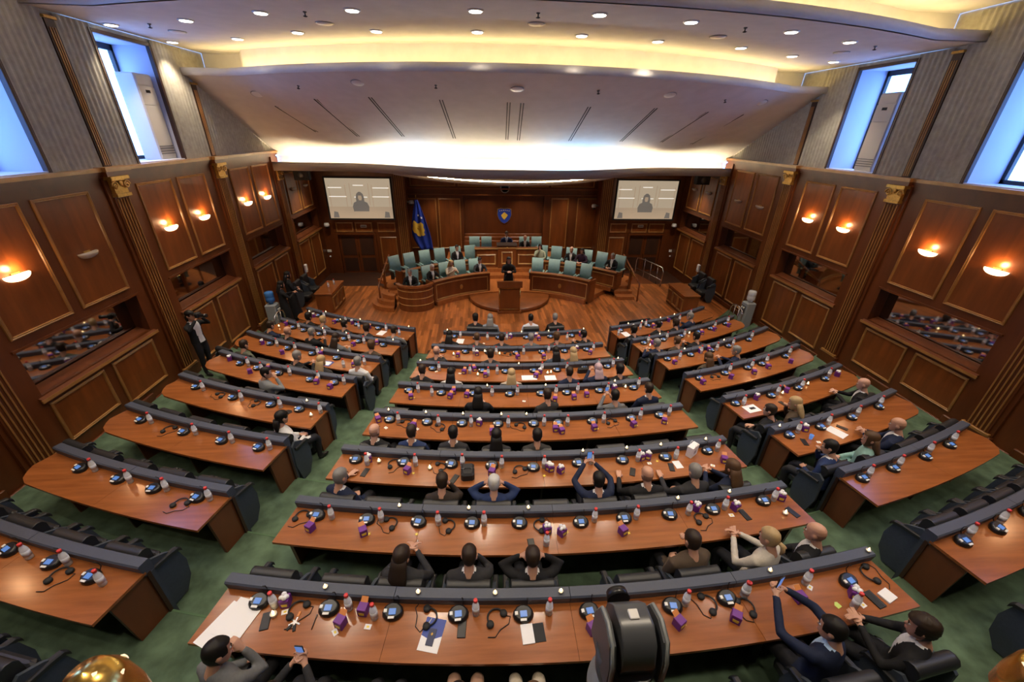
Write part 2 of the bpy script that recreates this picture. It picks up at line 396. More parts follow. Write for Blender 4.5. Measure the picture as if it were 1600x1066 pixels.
for s, nm in ((-1, 'left'), (1, 'right')):
    X = lambda d: s*(WX-d)
    w = MB(); ys = BAYS+[YB]
    top5 = 5.27
    w.box(X(0), X(-.3), -6.5, BAYS[0], -.5, top5)
    for k in range(len(ys)-1):
        a, c = ys[k], ys[k+1]; n0, n1 = a+.55, min(a+3.15, c-.3)
        w.box(X(0), X(-.3), a, c, -.5, NI0); w.box(X(0), X(-.3), a, c, NI1, top5 if k < 5 else 5.0)
        w.box(X(0), X(-.3), a, n0, NI0, NI1); w.box(X(0), X(-.3), n1, c, NI0, NI1); w.box(X(-.3), X(-.36), n0-.1, n1+.1, NI0-.1, NI1+.1)
    wall = w.build('wall_'+nm, 'wall_wood'); tag(wall, None, None, None, 'structure'); WALLS[s] = wall
    # cornice: two steps, the upper edge gilt
    for (d1, z0, z1, m) in ((.06, 5.24, 5.30, 'wall_wood'), (.11, 5.30, 5.36, 'wall_wood'), (.15, 5.36, 5.43, 'gilt_wood')):
        MB().box(X(0), X(d1), -6.5, 17.0, z0, z1).build('cornice_band', m, wall)
    for k in range(1, len(ys)-1):
        y = ys[k]; zf = floor_at(X(.3), y+.05) if k < 5 else -.02
        M0 = Matrix.Translation((X(0), y, 0)) @ Matrix.Rotation(-s*math.pi/2, 4, 'Z')
        b = MB(); b.box(-.27, .27, -.05, 0, zf, 5.24); b.box(-.20, .20, -.085, -.05, zf+.28, 4.86)
        p = b.build('pilaster', 'wall_wood', wall, M0)
        for i in range(5): MB().cbox(-.165+i*.075, -.165+i*.075+.026, -.105, -.085, zf+.33, 4.84, .008).build('flute', 'gilt_wood', p)
        MB().cbox(-.29, .29, -.12, 0, zf, zf+.27, .015).build('plinth', 'wall_wood', p)
        MB().cbox(-.25, .25, -.125, -.05, zf+.27, zf+.33, .008).build('base_mould', 'gilt_wood', p)
        if k < 5:
            volute_capital(p, Matrix.Translation((0, -.04, 4.87)))
            MB().box(-.30, .30, -.20, 0, 5.27, 5.36).build('impost', 'wall_wood', p); MB().box(-.32, .32, -.23, 0, 5.36, 5.44).build('impost_cap', 'gilt_wood', p)
        else: volute_capital(p, Matrix.Translation((0, -.04, 4.44)))
        if 1 <= k < 5:
            zt = 7.82 if k < 4 else 7.15
            if k == 5: continue
            b = MB(); b.box(-.10, .10, -.05, 0, 5.44, zt)
            u = b.build('upper_pilaster', 'dark_wood', wall, M0)
            for i in range(3): MB().cbox(-.07+i*.05, -.04+i*.05, -.066, -.05, 5.46, zt-.12, .005).build('flute', 'gilt_wood', u)
            MB().cbox(-.13, .13, -.09, 0, zt, zt+.05, .01).build('upper_cap', 'gold', u)
    for k in range(len(ys)-1):
        a = ys[k]; last = k == 5; sc = (YB-16.85)/3.7 if last else 1.0
        if k == 0: continue
        us = [(a+.57*sc, a+1.71*sc), (a+1.92*sc, a+3.06*sc)]
        for (y0, y1) in us:
            org = (X(0), y0 if s > 0 else y1, UP0); ux = (0, 1, 0) if s < 0 else (0, -1, 0)
            ux = (0, -s, 0); org = (X(0), y1 if s > 0 else y0, UP0)
            wall_panel(wall, org, ux, y1-y0, (UP1-UP0) if not last else 4.62-UP0)
            zb = max(floor_at(X(.3), y0), floor_at(X(.3), y1))+.26 if not last else .12
            org2 = (org[0], org[1], zb); wall_panel(wall, org2, ux, y1-y0, 1.88-zb)
        n0, n1 = a+.55, min(a+3.15, ys[k+1]-.3)
        MB().box(X(-.29), X(-.3), n0, n1, NI0, NI1).build('niche_pane', 'mirror_glass', wall)
        sl = MB().prism([(X(.07), NI0-.10), (X(.07), NI0-.05), (X(-.26), NI0+.07), (X(-.26), NI0-.1)], n0-.08, n1+.08, 'xz').build('niche_sill', 'desk_edge_wood', wall)
        MB().box(X(.075), X(.055), n0-.1, n1+.1, NI0-.11, NI0-.05).build('sill_edge', 'gilt_wood', sl)
        MB().box(X(.03), X(0), n0-.06, n1+.06, NI1, NI1+.04).build('niche_head', 'wall_wood', wall)
        if not last:   # skirting follows the steps of the floor
            for q in range(6):
                y0 = a+q*(ys[k+1]-a)/6; y1 = a+(q+1)*(ys[k+1]-a)/6; z = min(floor_at(X(.2), y0), floor_at(X(.2), y1))
                MB().cbox(min(X(0), X(.05)), max(X(0), X(.05)), y0, y1, z, z+.17, .012).build('skirting', 'wall_wood', wall)
    # upper wall: windows in bays 2 and 3 (and out of view towards the gallery), ribbed fabric between
    up = MB(); wins = {1: (2.93, 4.51), 2: (6.65, 8.23), 3: (10.36, 11.95)}
    cuts = [-6.5]
    spans = []; cur = -6.5
    for k in (1, 2, 3): spans.append((cur, wins[k][0])); cur = wins[k][1]
    spans.append((cur, 17.3))
    for (y0, y1) in spans: up.box(X(-.01), X(-.3), y0, y1, 5.27, 8.6)
    for k in (1, 2, 3):
        y0, y1 = wins[k]; up.box(X(-.01), X(-.3), y0, y1, 7.80, 8.6); up.box(X(-.01), X(-.3), y0, y1, 5.2, 5.44)
    uw = up.build('upper_wall', 'fabric', wall)
    def ribbed(y0, y1, z0, z1, slope=False):
        n = max(3, int(round((y1-y0)/.125))); V = []; Fc = []
        m = n*4
        for i in range(m+1):
            y = y0+(y1-y0)*i/m; d = .02+.02*math.cos(i/4*2*math.pi)
            zt = z1 if not slope else min(z1, 7.40-(y-13.05)*.509)
            V += [(X(d), y, z0), (X(d), y, max(zt, z0))]
        Fc = [(2*i, 2*i+2, 2*i+3, 2*i+1) for i in range(m)]
        MB().add(V, Fc, True).build('ribbed_panel', 'fabric', wall)
    edges = [-1.69, 2.03, 5.75, 9.47, 13.19]
    for y0, y1 in ((2.03, 2.93), (4.51, 5.65), (5.85, 6.65), (8.23, 9.37), (9.57, 10.36), (11.95, 13.09)): ribbed(y0+.02, y1-.02, 5.43, 7.93 if y0 > 8.9 else 8.5)
    ribbed(13.29, 17.0, 5.43, 7.3, True)
    # pale bead where the slope meets the fabric
    MB().tube([(X(.02), 13.1, 7.36), (X(.02), 17.0, 5.40)], .025, 6).build('slope_bead', 'ivory_plastic', wall)
    for k in (1, 2, 3):
        y0, y1 = wins[k]; D = .85
        wn = MB()
        wn.box(X(-.3), X(-D), y0-.06, y0, 5.38, 7.86); wn.box(X(-.3), X(-D), y1, y1+.06, 5.38, 7.86); wn.box(X(-.3), X(-D), y0, y1, 7.80, 7.86); wn.box(X(-.3), X(-D), y0, y1, 5.36, 5.44)
        for (q0, q1) in ((y0, y0+.004), (y1-.004, y1)): wn.box(X(-.012), X(-.31), q0, q1, 5.44, 7.80)
        wn.box(X(-.012), X(-.31), y0, y1, 7.796, 7.80); wn.box(X(-.012), X(-.31), y0, y1, 5.44, 5.444)
        wo = wn.build('window_%d' % (k if s < 0 else k+3), 'reveal_paint'); tag(wo, None, None, None, 'structure')
        b = MB()
        for (q0, q1, z0, z1) in ((y0, y0+.07, 5.44, 7.80), (y1-.07, y1, 5.44, 7.80), (y0, y1, 5.44, 5.52), (y0, y1, 7.68, 7.80), ((y0+y1)/2-.03, (y0+y1)/2+.03, 5.5, 7.7)):
            b.box(X(-D+.06), X(-D-.02), q0, q1, z0, z1)
        b.build('window_frame', 'dark_frame', wo)
        MB().box(X(-D+.015), X(-D+.02), y0, y1, 5.44, 7.80).build('window_pane', 'window_glass', wo)
        b = MB()
        for (q0, q1, z0, z1) in ((y0-.05, y0+.02, 5.42, 7.86), (y1-.02, y1+.05, 5.42, 7.86), (y0, y1, 7.79, 7.86)): b.box(X(.035), X(-.05), q0, q1, z0, z1)
        b.build('window_casing', 'dark_wood', wo)
        MB().box(X(.03), X(-.3), y0, y1, 5.43, 5.452).build('window_sill', 'reveal_paint', wo)
# rear wall behind the gallery
rw = MB().box(-WX-.3, WX+.3, -6.8, -6.5, -.5, 8.7).build('wall_rear', 'wall_wood'); tag(rw, None, None, None, 'structure')
# ================================================================== wall behind the podium
bk = MB()
for s in (-1, 1):
    xa, xb = s*4.75, s*WX
    dx0, dx1 = s*6.35, s*8.1          # door opening
    bk.box(xa, dx0, YB, YB+.25, -.4, 5.0); bk.box(dx1, xb+s*.3, YB, YB+.25, -.4, 5.0); bk.box(dx0, dx1, YB, YB+.25, 1.62, 5.0)
    bk.box(s*4.75, s*5.0, YB+.25, YA, -.4, 5.0)
bk.box(-5.0, -2.05, YA, YA+.3, -.4, 5.0); bk.box(2.05, 5.0, YA, YA+.3, -.4, 5.0); bk.box(-2.05, 2.05, YA+.18, YA+.4, -.4, 5.0); bk.box(-2.05, 2.05, YA, YA+.2, 3.38, 5.0)
wb = bk.build('wall_back', 'wall_wood'); tag(wb, None, None, None, 'structure')
for s in (-1, 1):
    # fluted pilaster at the mouth of the alcove
    M0 = Matrix.Translation((s*4.92, YB, 0))
    p = MB().box(-.27, .27, -.10, 0, -.3, 4.85).build('pilaster', 'wall_wood', wb, M0)
    for i in range(5): MB().cbox(-.20+i*.09, -.165+i*.09, -.125, -.10, .0, 4.8, .008).build('flute', 'gilt_wood', p)
    # panels around screen and door
    for (x0, x1, z0, z1) in ((5.3, 6.1, .15, 1.52), (5.3, 6.15, 1.75, 2.2), (6.4, 7.2, 1.75, 2.2), (7.3, 8.1, 1.75, 2.2)):
        wall_panel(wb, (min(s*x0, s*x1), YB, z0), (1, 0, 0), x1-x0, z1-z0)
    b = MB(); b.box(s*6.27, s*6.37, YB-.05, YB, -.3, 1.72); b.box(s*8.08, s*8.18, YB-.05, YB, -.3, 1.72); b.box(s*6.27, s*8.18, YB-.06, YB, 1.62, 1.72)
    b.build('door_casing', 'wall_wood', wb)
    d = MB().box(s*6.35, s*8.1, YB+.14, YB+.19, -.3, 1.62).build('door_%d' % (1 if s < 0 else 2), 'dark_wood'); tag(d, None, None, None, 'structure')
    for k in range(2):
        x0 = min(s*6.35, s*8.1)+.06+k*.875
        lf = MB().box(x0-.05, x0+.81, YB+.09, YB+.14, -.3, 1.61).build('door_leaf', 'wall_wood', d)
        for (z0, z1) in ((-.2, .45), (.6, 1.5)):
            q = MB(); q.box(x0+.06, x0+.70, YB+.075, YB+.09, z0, z1); q.build('door_panel', 'dark_wood', lf)
    MB().cbox(s*7.25-.015, s*7.25+.015, YB+.03, YB+.09, .5, .75, .004).build('door_handle', 'brass', d)
# alcove panels and bands
for (u0, u1) in ((640, 681), (689, 719), (857, 889), (896, 935)):
    p0, p1 = pix(u0, 388, 'y', YA), pix(u1, 310, 'y', YA); wall_panel(wb, (p0[0], YA, p0[2]), (1, 0, 0), p1[0]-p0[0], p1[2]-p0[2], 'panel_wood')
for z, h in ((3.34, .05), (3.62, .06)):
    MB().box(-4.75, 4.75, YA-.07, YA, z, z+h).build('alcove_band', 'podium_wood', wb)
for z, d in ((1.10, .30), (1.28, .20), (1.42, .08)):
    MB().cbox(-2.04, 2.04, YA+.18-d, YA+.18, .5, z, .015).build('alcove_ledge', 'podium_wood', wb)
for i in range(4): wall_panel(wb, (-4.6+i*2.32, YA, 3.75), (1, 0, 0), 2.2, .72)
# ================================================================== floors
fl = MB(); xs = [-WX+2*WX*i/40 for i in range(41)]
floor = MB().box(-WX-.2, WX+.2, -6.5, 23, -.7, -.5).build('floor', 'dark_wood'); tag(floor, None, None, None, 'structure')
for j in range(8, 0, -1):
    b = MB(); Ri = RR(j) if j < 8 else RR(8); Ro = RR(j-1) if j > 1 else None; z = FZ(j); V = []
    rings = []
    for x in xs:
        yi = arc_y(Ri, x); yo = arc_y(Ro, x) if Ro else -6.5
        rings.append([(x, yi, z-.30), (x, yi, z), (x, yo, z), (x, yo, z-.30)])
    b.rings(rings, False)
    st = b.build('carpet_step', 'carpet', floor)
    MB().rings([[(x, arc_y(Ri, x)-.012, z+.004), (x, arc_y(Ri, x)+.012, z+.004), (x, arc_y(Ri, x)+.012, z-.02), (x, arc_y(Ri, x)-.012, z-.02)] for x in xs], False).build('step_nosing', 'carpet_edge', st)
pq = MB()
rings = []
def par_end(x): return 17.55 if abs(x) > 5.25 else YA
xq = sorted(set(xs+[-5.25, -5.26, 5.25, 5.26]))
pq.rings([[(x, arc_y(RR(8), x)+.0, -.3), (x, arc_y(RR(8), x), -.012), (x, par_end(x), -.012), (x, par_end(x), -.3)] for x in xq], False)
par = pq.build('floor_parquet', 'dark_wood'); tag(par, None, None, None, 'structure')
pl = MB(); rnd = random.Random(3); wd = .092
for i in range(int(2*WX/wd)):
    x0 = -WX+i*wd; y = 10.6+rnd.random()*.9; ye = par_end(x0+wd/2)-.01
    if ye > 18: ye = 18.0
    while y < ye:
        L = .75+rnd.random()*.5; y0 = max(y, arc_y(RR(8), x0+wd/2)+.005); y1 = min(y+L, ye)
        if y1-y0 > .05: pl.add([(x0+.001, y0, 0), (x0+wd-.001, y0, 0), (x0+wd-.001, y1-.002, 0), (x0+.001, y1-.002, 0)], [(0, 1, 2, 3)])
        y += L
ps = pl.build('parquet_strip', 'parquet_wood', par); tag(ps, None, None, None, 'stuff')
lowf = MB(); lowf.box(-WX, -5.25, 17.55, YB+.3, -.5, -.3); lowf.box(5.25, WX, 17.55, YB+.3, -.5, -.3)
lf = lowf.build('floor_vestibule', 'dark_wood'); tag(lf, None, None, None, 'structure')
rp = MB().prism([(17.55, -.01), (20.0, -.29), (20.0, -.3), (17.55, -.3)], 5.3, 6.9, 'yz').build('floor_ramp', 'desk_edge_wood'); tag(rp, None, None, None, 'structure')
# ================================================================== sconces, air conditioners, wall things
def make_sconce(m, lit):
    t = thing('wall_sconce', 'half-bowl wall sconce', 'wall lamp', 'half-bowl wall sconces')
    R = []
    for k in range(7):
        a = k/6*math.pi/2; r = .19*math.cos(a)+.02; z = -.11*math.sin(a)
        R.append([(r*math.cos(math.pi+math.pi*i/12), r*.62*math.sin(math.pi+math.pi*i/12), z) for i in range(13)]+[(r*math.cos(math.pi*1.0-math.pi*0)*-.0, .0, z)])
    MB().rings(R, True).build('bowl', m, t)
    MB().box(-.07, .07, -.012, 0, -.08, .03).build('back_plate', 'gold', t)
    if lit:
        L = bpy.data.lights.new('bulb', 'POINT'); L.energy = SCONCE_W; L.color = (1, .55, .26); L.shadow_soft_size = .05
        o = bpy.data.objects.new('bulb', L); COL.objects.link(o); o.parent = t; o.location = (0, -.10, .09)
    return t
sc_on, sc_off = make_sconce('sconce_lit', True), make_sconce('sconce_off', False)
BAYN = {1: 'bay beside the gallery', 2: 'bay with mirrored niche of desk rows', 3: 'bay under the air conditioner window', 4: 'bay under the sloped ceiling edge', 5: 'bay beside the doors'}
SCON = {-1: {1: (1, 1), 2: (1, 0), 3: (1, 1), 4: (1, 1), 5: (0, 0)}, 1: {1: (1, 1), 2: (1, 1), 3: (1, 1), 4: (0, 0), 5: (0, 0)}}
for s in (-1, 1):
    for k in range(1, 6):
        a = BAYS[k] if k < 6 else 0; scl = (YB-16.85)/3.7 if k == 5 else 1
        for i, off in enumerate((1.14, 2.49)):
            on = SCON[s][k][i]
            place(sc_on if on else sc_off, (s*(WX-.012), a+off*scl, 4.02), -s*math.pi/2,
                  '%s half-bowl wall sconce, %s wall, %s, %s podium' % ('lit' if on else 'unlit', 'flag-side' if s < 0 else 'ramp-side', BAYN[k], ('farther from', 'nearer')[i]))
def make_ac(label, loc, rz):
    t = thing('air_conditioner', label, 'air conditioner', None, loc, rz)
    MB().cbox(-.27, .27, -.20, .20, 0, 1.78, .02).build('body', 'ivory_plastic', t)
    MB().cbox(-.255, .255, -.215, -.20, .06, 1.15, .008).build('lower_panel', 'ivory_plastic', t)
    u = MB().cbox(-.255, .255, -.215, -.20, 1.16, 1.52, .008).build('upper_panel', 'ivory_plastic', t)
    MB().box(-.07, .07, -.222, -.215, 1.40, 1.46).build('display', 'black_gloss', u)
    for i in range(4): MB().box(-.24, .24, -.225, -.212, .12+i*.055, .135+i*.055).build('grille_slat', 'camera_grey', t)
    MB().cbox(-.25, .25, -.215, -.2, 1.56, 1.74, .008).build('air_outlet', 'ivory_plastic', t)
make_ac('tall ivory floor-standing air conditioner in flag-side window recess', (-9.06, 11.62, 5.452), math.pi/2)
make_ac('tall ivory floor-standing air conditioner in ramp-side window recess', (9.02, 10.86, 5.452), -math.pi/2)
# ================================================================== desks
def arc_ring(Ra, Rb, a, z0, z1): return [arc(Ra, a, z0), arc(Rb, a, z0), arc(Rb, a, z1), arc(Ra, a, z1)]
def make_desk(b, j):
    a0, a1 = (D2R(x) for x in ENDS[b][j-1]); R = RR(j); z = FZ(j); L = (a1-a0)*R
    if b == 'C': cut = 4
    else: cut = 2
    t = thing('long_desk', 'curved wooden %s with padded slate rail, %s row from wooden floor' % (SIDE[b], ORD[j]), 'desk', 'curved desks in rows', arc(R, (a0+a1)/2, z))
    inv = Matrix.Translation(arc(R, (a0+a1)/2, z)).inverted()
    outer = {'L': 0, 'R': 1}.get(b)
    def depth(a):
        d = .57
        if outer == 0: u = (a-a0)*R
        elif outer == 1: u = (a1-a)*R
        else: return d
        return d*(1-.45*max(0, 1-u/.35)**2.2)
    for k in range(cut):
        c0, c1 = a0+(a1-a0)*k/cut, a0+(a1-a0)*(k+1)/cut; g = .0015/R; n = 8
        sm = [c0+g+(c1-c0-2*g)*i/n for i in range(n+1)]
        if outer == 0 and k == 0: sm = [c0+(.02*q*q)/R for q in range(0, 5)]+[x for x in sm if x > c0+.35/R]
        if outer == 1 and k == cut-1: sm = [x for x in sm if x < c1-.35/R]+[c1-(.02*q*q)/R for q in range(4, -1, -1)]
        MB().rings([arc_ring(R+.02, R+depth(a), a, z+DESK-.035, z+DESK) for a in sm], False).build('tabletop', 'desk_wood', t, inv)
        prof = [(-.07, .70), (-.07, .855), (-.055, RAIL), (.045, RAIL), (.06, .858), (.045, .765), (.04, .70)]
        MB().rings([[arc(R+p, a, z+q) for p, q in prof] for a in [c0+g*2+(c1-c0-4*g)*i/n for i in range(n+1)]], False).build('padded_rail', 'rail_pad', t, inv)
        MB().rings([arc_ring(R-.06, R-.02, a, z-.155, z+.70) for a in [c0+(c1-c0)*i/n for i in range(n+1)]], False).build('front_panel', 'chair_slate', t, inv)
        MB().rings([arc_ring(R-.02, R+.02, a, z, z+DESK-.035) for a in [c0+(c1-c0)*i/n for i in range(n+1)]], False).build('back_board', 'dark_wood', t, inv)
    for e, a in ((0, a0), (1, a1)):
        if e == outer: da = (.55 if e == 0 else -.55)/R
        else: da = (.05 if e == 0 else -.05)/R
        w = .022/R
        q = [(.0, 0), (.34, 0), (.40, DESK-.04), (.0, DESK-.04)]
        V = [arc(R+p, a+da+sg*w, z+h) for sg in (-1, 1) for p, h in q]
        MB().add(V, [(0, 1, 2, 3), (7, 6, 5, 4), (0, 4, 5, 1), (1, 5, 6, 2), (2, 6, 7, 3), (3, 7, 4, 0)]).build('end_panel', 'desk_edge_wood', t, inv)
    ns = max(1, int(L/1.5)-1)
    for i in range(1, ns+1):
        a = a0+(a1-a0)*i/(ns+1); w = .016/R
        V = [arc(R+p, a+sg*w, z+h) for sg in (-1, 1) for p, h in ((.02, 0), (.30, 0), (.36, DESK-.04), (.02, DESK-.04))]
        MB().add(V, [(0, 1, 2, 3), (7, 6, 5, 4), (0, 4, 5, 1), (1, 5, 6, 2), (2, 6, 7, 3), (3, 7, 4, 0)]).build('support', 'dark_wood', t, inv)
for j in range(1, 9):
    for b in 'LCR': make_desk(b, j)
# ================================================================== chairs
def make_row_chair(folded):
    t = thing('row_chair', 'black upholstered row chair', 'chair', 'chairs along the desks')
    if folded: MB().cbox(-.225, .225, -.155, -.065, .40, .80, .03).build('seat', 'chair_black', t)
    else: MB().cbox(-.225, .225, -.20, .24, .36, .47, .035).build('seat', 'chair_black', t)
    prof = [(-.18, .40), (-.25, .80), (-.285, .88), (-.29, .94), (-.265, .985), (-.22, 1.0), (-.175, .985), (-.15, .94), (-.15, .87), (-.15, .80), (-.12, .40)]
    MB().rings([[(x, y, z) for y, z in prof] for x in (-.235, -.22, 0, .22, .235)], True).build('backrest', 'chair_black', t)
    for s in (-1, 1):
        MB().rings([[(s*.285+dx, y, z+dz) for dx, dz in ((-.032, -.03), (.032, -.03), (.032, .012), (.02, .025), (-.02, .025), (-.032, .012))] for y, z in ((-.26, .74), (-.05, .72), (.04, .70), (.07, .66))], False).build('armrest', 'chair_black', t)
        pts = [(-.24, .02), (-.06, .02), (.05, .20), (.08, .45), (.04, .66), (-.08, .78), (-.22, .86), (-.30, .80), (-.32, .40)]
        MB().prism(pts, s*.27-.018, s*.27+.018, 'yz').build('side_panel', 'chair_slate', t)
    MB().cbox(-.05, .05, -.20, -.08, 0, .40, .01).build('pedestal', 'black_matte', t)
    return t
row_chair, row_chair_up = make_row_chair(False), make_row_chair(True)
OCC = set()
def seat_angles(b, j):
    a0, a1 = (D2R(x) for x in ENDS[b][j-1]); n = max(3, int(round((a1-a0)*RR(j)/.735)))
    if b == 'L': a0 += .30/RR(j)
    if b == 'R': a1 -= .30/RR(j)
    return [a0+(a1-a0)*(i+.5)/n for i in range(n)]
SEATS = {(b, j): seat_angles(b, j) for b in 'LCR' for j in range(1, 9)}
def put_chairs():
    for (b, j), aa in SEATS.items():
        for a in aa:
            place(row_chair if (b, j, round(a, 5)) in OCC else row_chair_up, arc(RR(j)+.83, a, FZ(j)), a, 'black upholstered chair, %s' % at(b, j), 'row chairs')
def teal_chair():
    t = thing('teal_chair', 'pale teal leather armchair', 'armchair', 'pale teal armchairs on the podium')
    MB().cbox(-.25, .25, -.22, .26, .38, .50, .04).build('seat', 'chair_teal', t)
    bk = MB().rings([[(x, y, z) for y, z in ((-.20, .46), (-.25, .80), (-.31, 1.16), (-.25, 1.17), (-.17, .80), (-.12, .46))] for x in (-.25, -.235, 0, .235, .25)], True).build('backrest', 'chair_teal', t)
    for z, y in ((.74, -.172), (.96, -.213)): MB().tube([(-.23, y, z), (.23, y, z)], .008, 5).build('seam', 'chair_teal', bk)
    for s in (-1, 1):
        MB().cbox(s*.29-.035, s*.29+.035, -.20, .20, .62, .68, .015).build('armrest', 'chair_teal', t)
        MB().cbox(s*.29-.025, s*.29+.025, -.10, .12, .30, .62, .01).build('arm_post', 'black_matte', t)
    MB().lathe([(.26, 0), (.26, .03), (.04, .06), (.035, .38)], 12).build('base', 'black_matte', t)
    return t
teal = teal_chair()
# ================================================================== podium
PC = (0.0, 11.96)
def parc(r, a, z=0.0): return (PC[0]+r*math.sin(a), PC[1]+r*math.cos(a), z)
def pang(x, y): return math.atan2(x-PC[0], y-PC[1])
def pring(Ra, Rb, a, z0, z1): return [parc(Ra, a, z0), parc(Rb, a, z0), parc(Rb, a, z1), parc(Ra, a, z1)]
def sector(name, m, Ra, Rb, a0, a1, z0, z1, parent=None, n=14, inv=None):
    return MB().rings([pring(Ra, Rb, a0+(a1-a0)*i/n, z0, z1) for i in range(n+1)], False).build(name, m, parent, inv)
pf = sector('podium_platform', 'parquet_wood', 4.30, 8.0, D2R(-43), D2R(43), -.01, .18); tag(pf, None, None, None, 'structure')
sector('platform_tier', 'parquet_wood', 5.95, 8.0, D2R(-46), D2R(46), .18, .34, pf)
sector('platform_step', 'parquet_wood', 3.98, 4.30, D2R(-11), D2R(11), -.01, .09, pf)
MB().box(-2.9, 2.9, 18.35, YA, .0, .50).build('presidium_tier', 'parquet_wood', pf)
MB().lathe([(1.66, -.01), (1.66, .14), (1.64, .15), (.001, .15)], 40, (-.05, 15.98, 0)).build('lectern_disc', 'podium_wood', pf)
def curved_desk(name, label, R, a0, a1, z0, z1, dep=.5, emblem=True, ends=True):
    am = (a0+a1)/2; o = parc(R, am, z0); inv = Matrix.Translation(o).inverted(); n = 12
    t = thing(name, label, 'desk', None, o)
    sector('front', 'podium_wood', R, R+.05, a0, a1, z0, z1-.05, t, n, inv)
    sector('plinth', 'dark_wood', R-.02, R, a0, a1, z0, z0+.10, t, n, inv)
    sector('cap_rail', 'podium_wood', R-.05, R+.12, a0, a1, z1-.05, z1, t, n, inv)
    sector('worktop', 'desk_wood', R+.05, R+dep, a0, a1, z1-.20, z1-.165, t, n, inv)
    da = .12/R
    for q0, q1 in ((.20, .24), (z1-z0-.20, z1-z0-.16)): sector('moulding', 'gilt_sheen', R-.02, R, a0+da, a1-da, z0+q0, z0+q1, t, n, inv)
    sector('cap_edge', 'gilt_sheen', R-.065, R-.05, a0, a1, z1-.035, z1-.005, t, n, inv)
    for a, sg in ((a0, 1), (a1, -1)):
        MB().rings([pring(R, R+dep, a+sg*w/R, z0, z1-.05) for w in (0, .04)], False).build('side', 'podium_wood', t, inv)
        sector('stile', 'gilt_sheen', R-.015, R, a+sg*.10/R, a+sg*.125/R, z0+.2, z1-.16, t, 1, inv)
    if emblem:
        p = parc(R-.02, am, (z0+z1)/2+.02)
        MB().ball((0, 0, 0), (.07, .02, .10), 10, 6).build('crest', 'gold', t, inv @ Matrix.Translation(p) @ Matrix.Rotation(-am, 4, 'Z'))
    return t
aL0, aL1 = pang(-3.06, 15.18), pang(-.84, 16.3); aR0, aR1 = pang(.84, 16.33), pang(3.14, 15.2)
curved_desk('podium_desk', 'front curved podium desk with gilt mouldings beside the rounded corner desk', 4.44, aL0, aL1, .0, 1.0)
curved_desk('podium_desk', 'front curved podium desk with slanting brass handrail at its end', 4.44, aR0, aR1, .0, 1.0)
curved_desk('podium_desk', 'rear curved podium desk on the flag side of the lectern', 6.05, pang(-4.35, 16.1), pang(-1.55, 17.8), .30, 1.10, emblem=False)
curved_desk('podium_desk', 'rear curved podium desk ending in stairs on the ramp side', 6.05, pang(1.6, 17.8), pang(4.45, 16.05), .18, 1.04, emblem=False)
# rounded corner desk
t = thing('corner_desk', 'rounded wooden corner desk with three gilt bands at podium end', 'desk', None, (-3.75, 14.95, 0))
def cring(r, z0, z1, d=.05): return [[(-.0+(r-q)*math.sin(a)*.86, -.0-(r-q)*math.cos(a)*.72+.15, z) for q, z in ((0, z0), (0, z1), (d, z1), (d, z0))] for a in [D2R(-75+155*i/16) for i in range(17)]]
MB().rings(cring(.80, 0, 1.0), False).build('front', 'podium_wood', t); MB().rings(cring(.85, .95, 1.03, .16), False).build('cap_rail', 'desk_wood', t)
for z in (.25, .52, .80): MB().rings(cring(.815, z, z+.025, .02), False).build('band', 'gilt_sheen', t)
MB().rings(cring(.76, .82, .85, .45), False).build('worktop', 'desk_wood', t)
for k in range(3):
    o = sector('corner_step', 'parquet_wood', .35, 1.0-.2*k, D2R(180), D2R(290), -.01, .17*(k+1), None, 8, Matrix.Translation((-4.55-PC[0], 15.55-PC[1], 0)))
    o.parent = pf
# stair rails at both ends of the podium
def stair_rail(label, x, s):
    t = thing('stair_rail', label, 'handrail', None, (x, 16.3, 0))
    MB().tube([(0, -1.15, .10), (0, -1.1, .85), (s*-.05, 1.0, 1.45), (s*-.05, 1.05, .35)], .035, 8).build('rail', 'podium_wood', t)
    MB().tube([(0, -1.0, .88), (s*-.04, .9, 1.15)], .018, 6).build('brass_bar', 'brass', t)
    MB().cbox(-.05, .05, -.1, 0, 0, 1.15, .01).build('newel', 'podium_wood', t)
stair_rail('slanting wooden stair rail with brass bar at flag-side podium stairs', -5.15, -1)
stair_rail('slanting wooden stair rail with brass bar at ramp-side podium stairs', 5.15, 1)
for s in (-1, 1):
    for k in range(3): MB().box(s*4.45, s*5.2, 15.6+k*.35, 17.4, 0, .12*(k+1)).build('podium_stair', 'parquet_wood', pf)
# chairs of the podium
for (c, x, y, R, z, nm) in [(V_, x, y, R, z, nm) for V_, R, z, nm, lst in (
    ('V', 5.25, .18, 'front podium desk, flag side', [(640, 395), (835, 370), (1010, 350), (1175, 345)]), ('W', 5.25, .18, 'front podium desk, ramp side', [(437, 345), (625, 357), (805, 375), (990, 390)]),
    ('V', 6.85, .34, 'rear podium desk, flag side', [(265, 320), (435, 285), (610, 258), (780, 240), (960, 222), (1125, 212)]),
    ('W', 6.85, .34, 'rear podium desk, ramp side', [(490, 220), (650, 228), (820, 238), (995, 265), (1165, 288), (1370, 325)])) for x, y in lst]:
    ox = {'V': 580, 'W': 780}[c]; d = pray(ox+x/7.273, 360+y/7.273); o = CAM[:2]-np.array(PC)
    A = d[:2]@d[:2]; B = 2*o@d[:2]; C_ = o@o-(R+.05)**2; tt = (-B+math.sqrt(B*B-4*A*C_))/(2*A); p = CAM+d*tt; a = pang(p[0], p[1])
    place(teal, parc(R-.12, a, z), math.pi-a, 'pale teal leather armchair at the '+nm, 'pale teal armchairs on the podium')
place(teal, (-3.95, 15.35, .18), math.pi-.15, 'pale teal leather armchair behind the rounded corner desk')
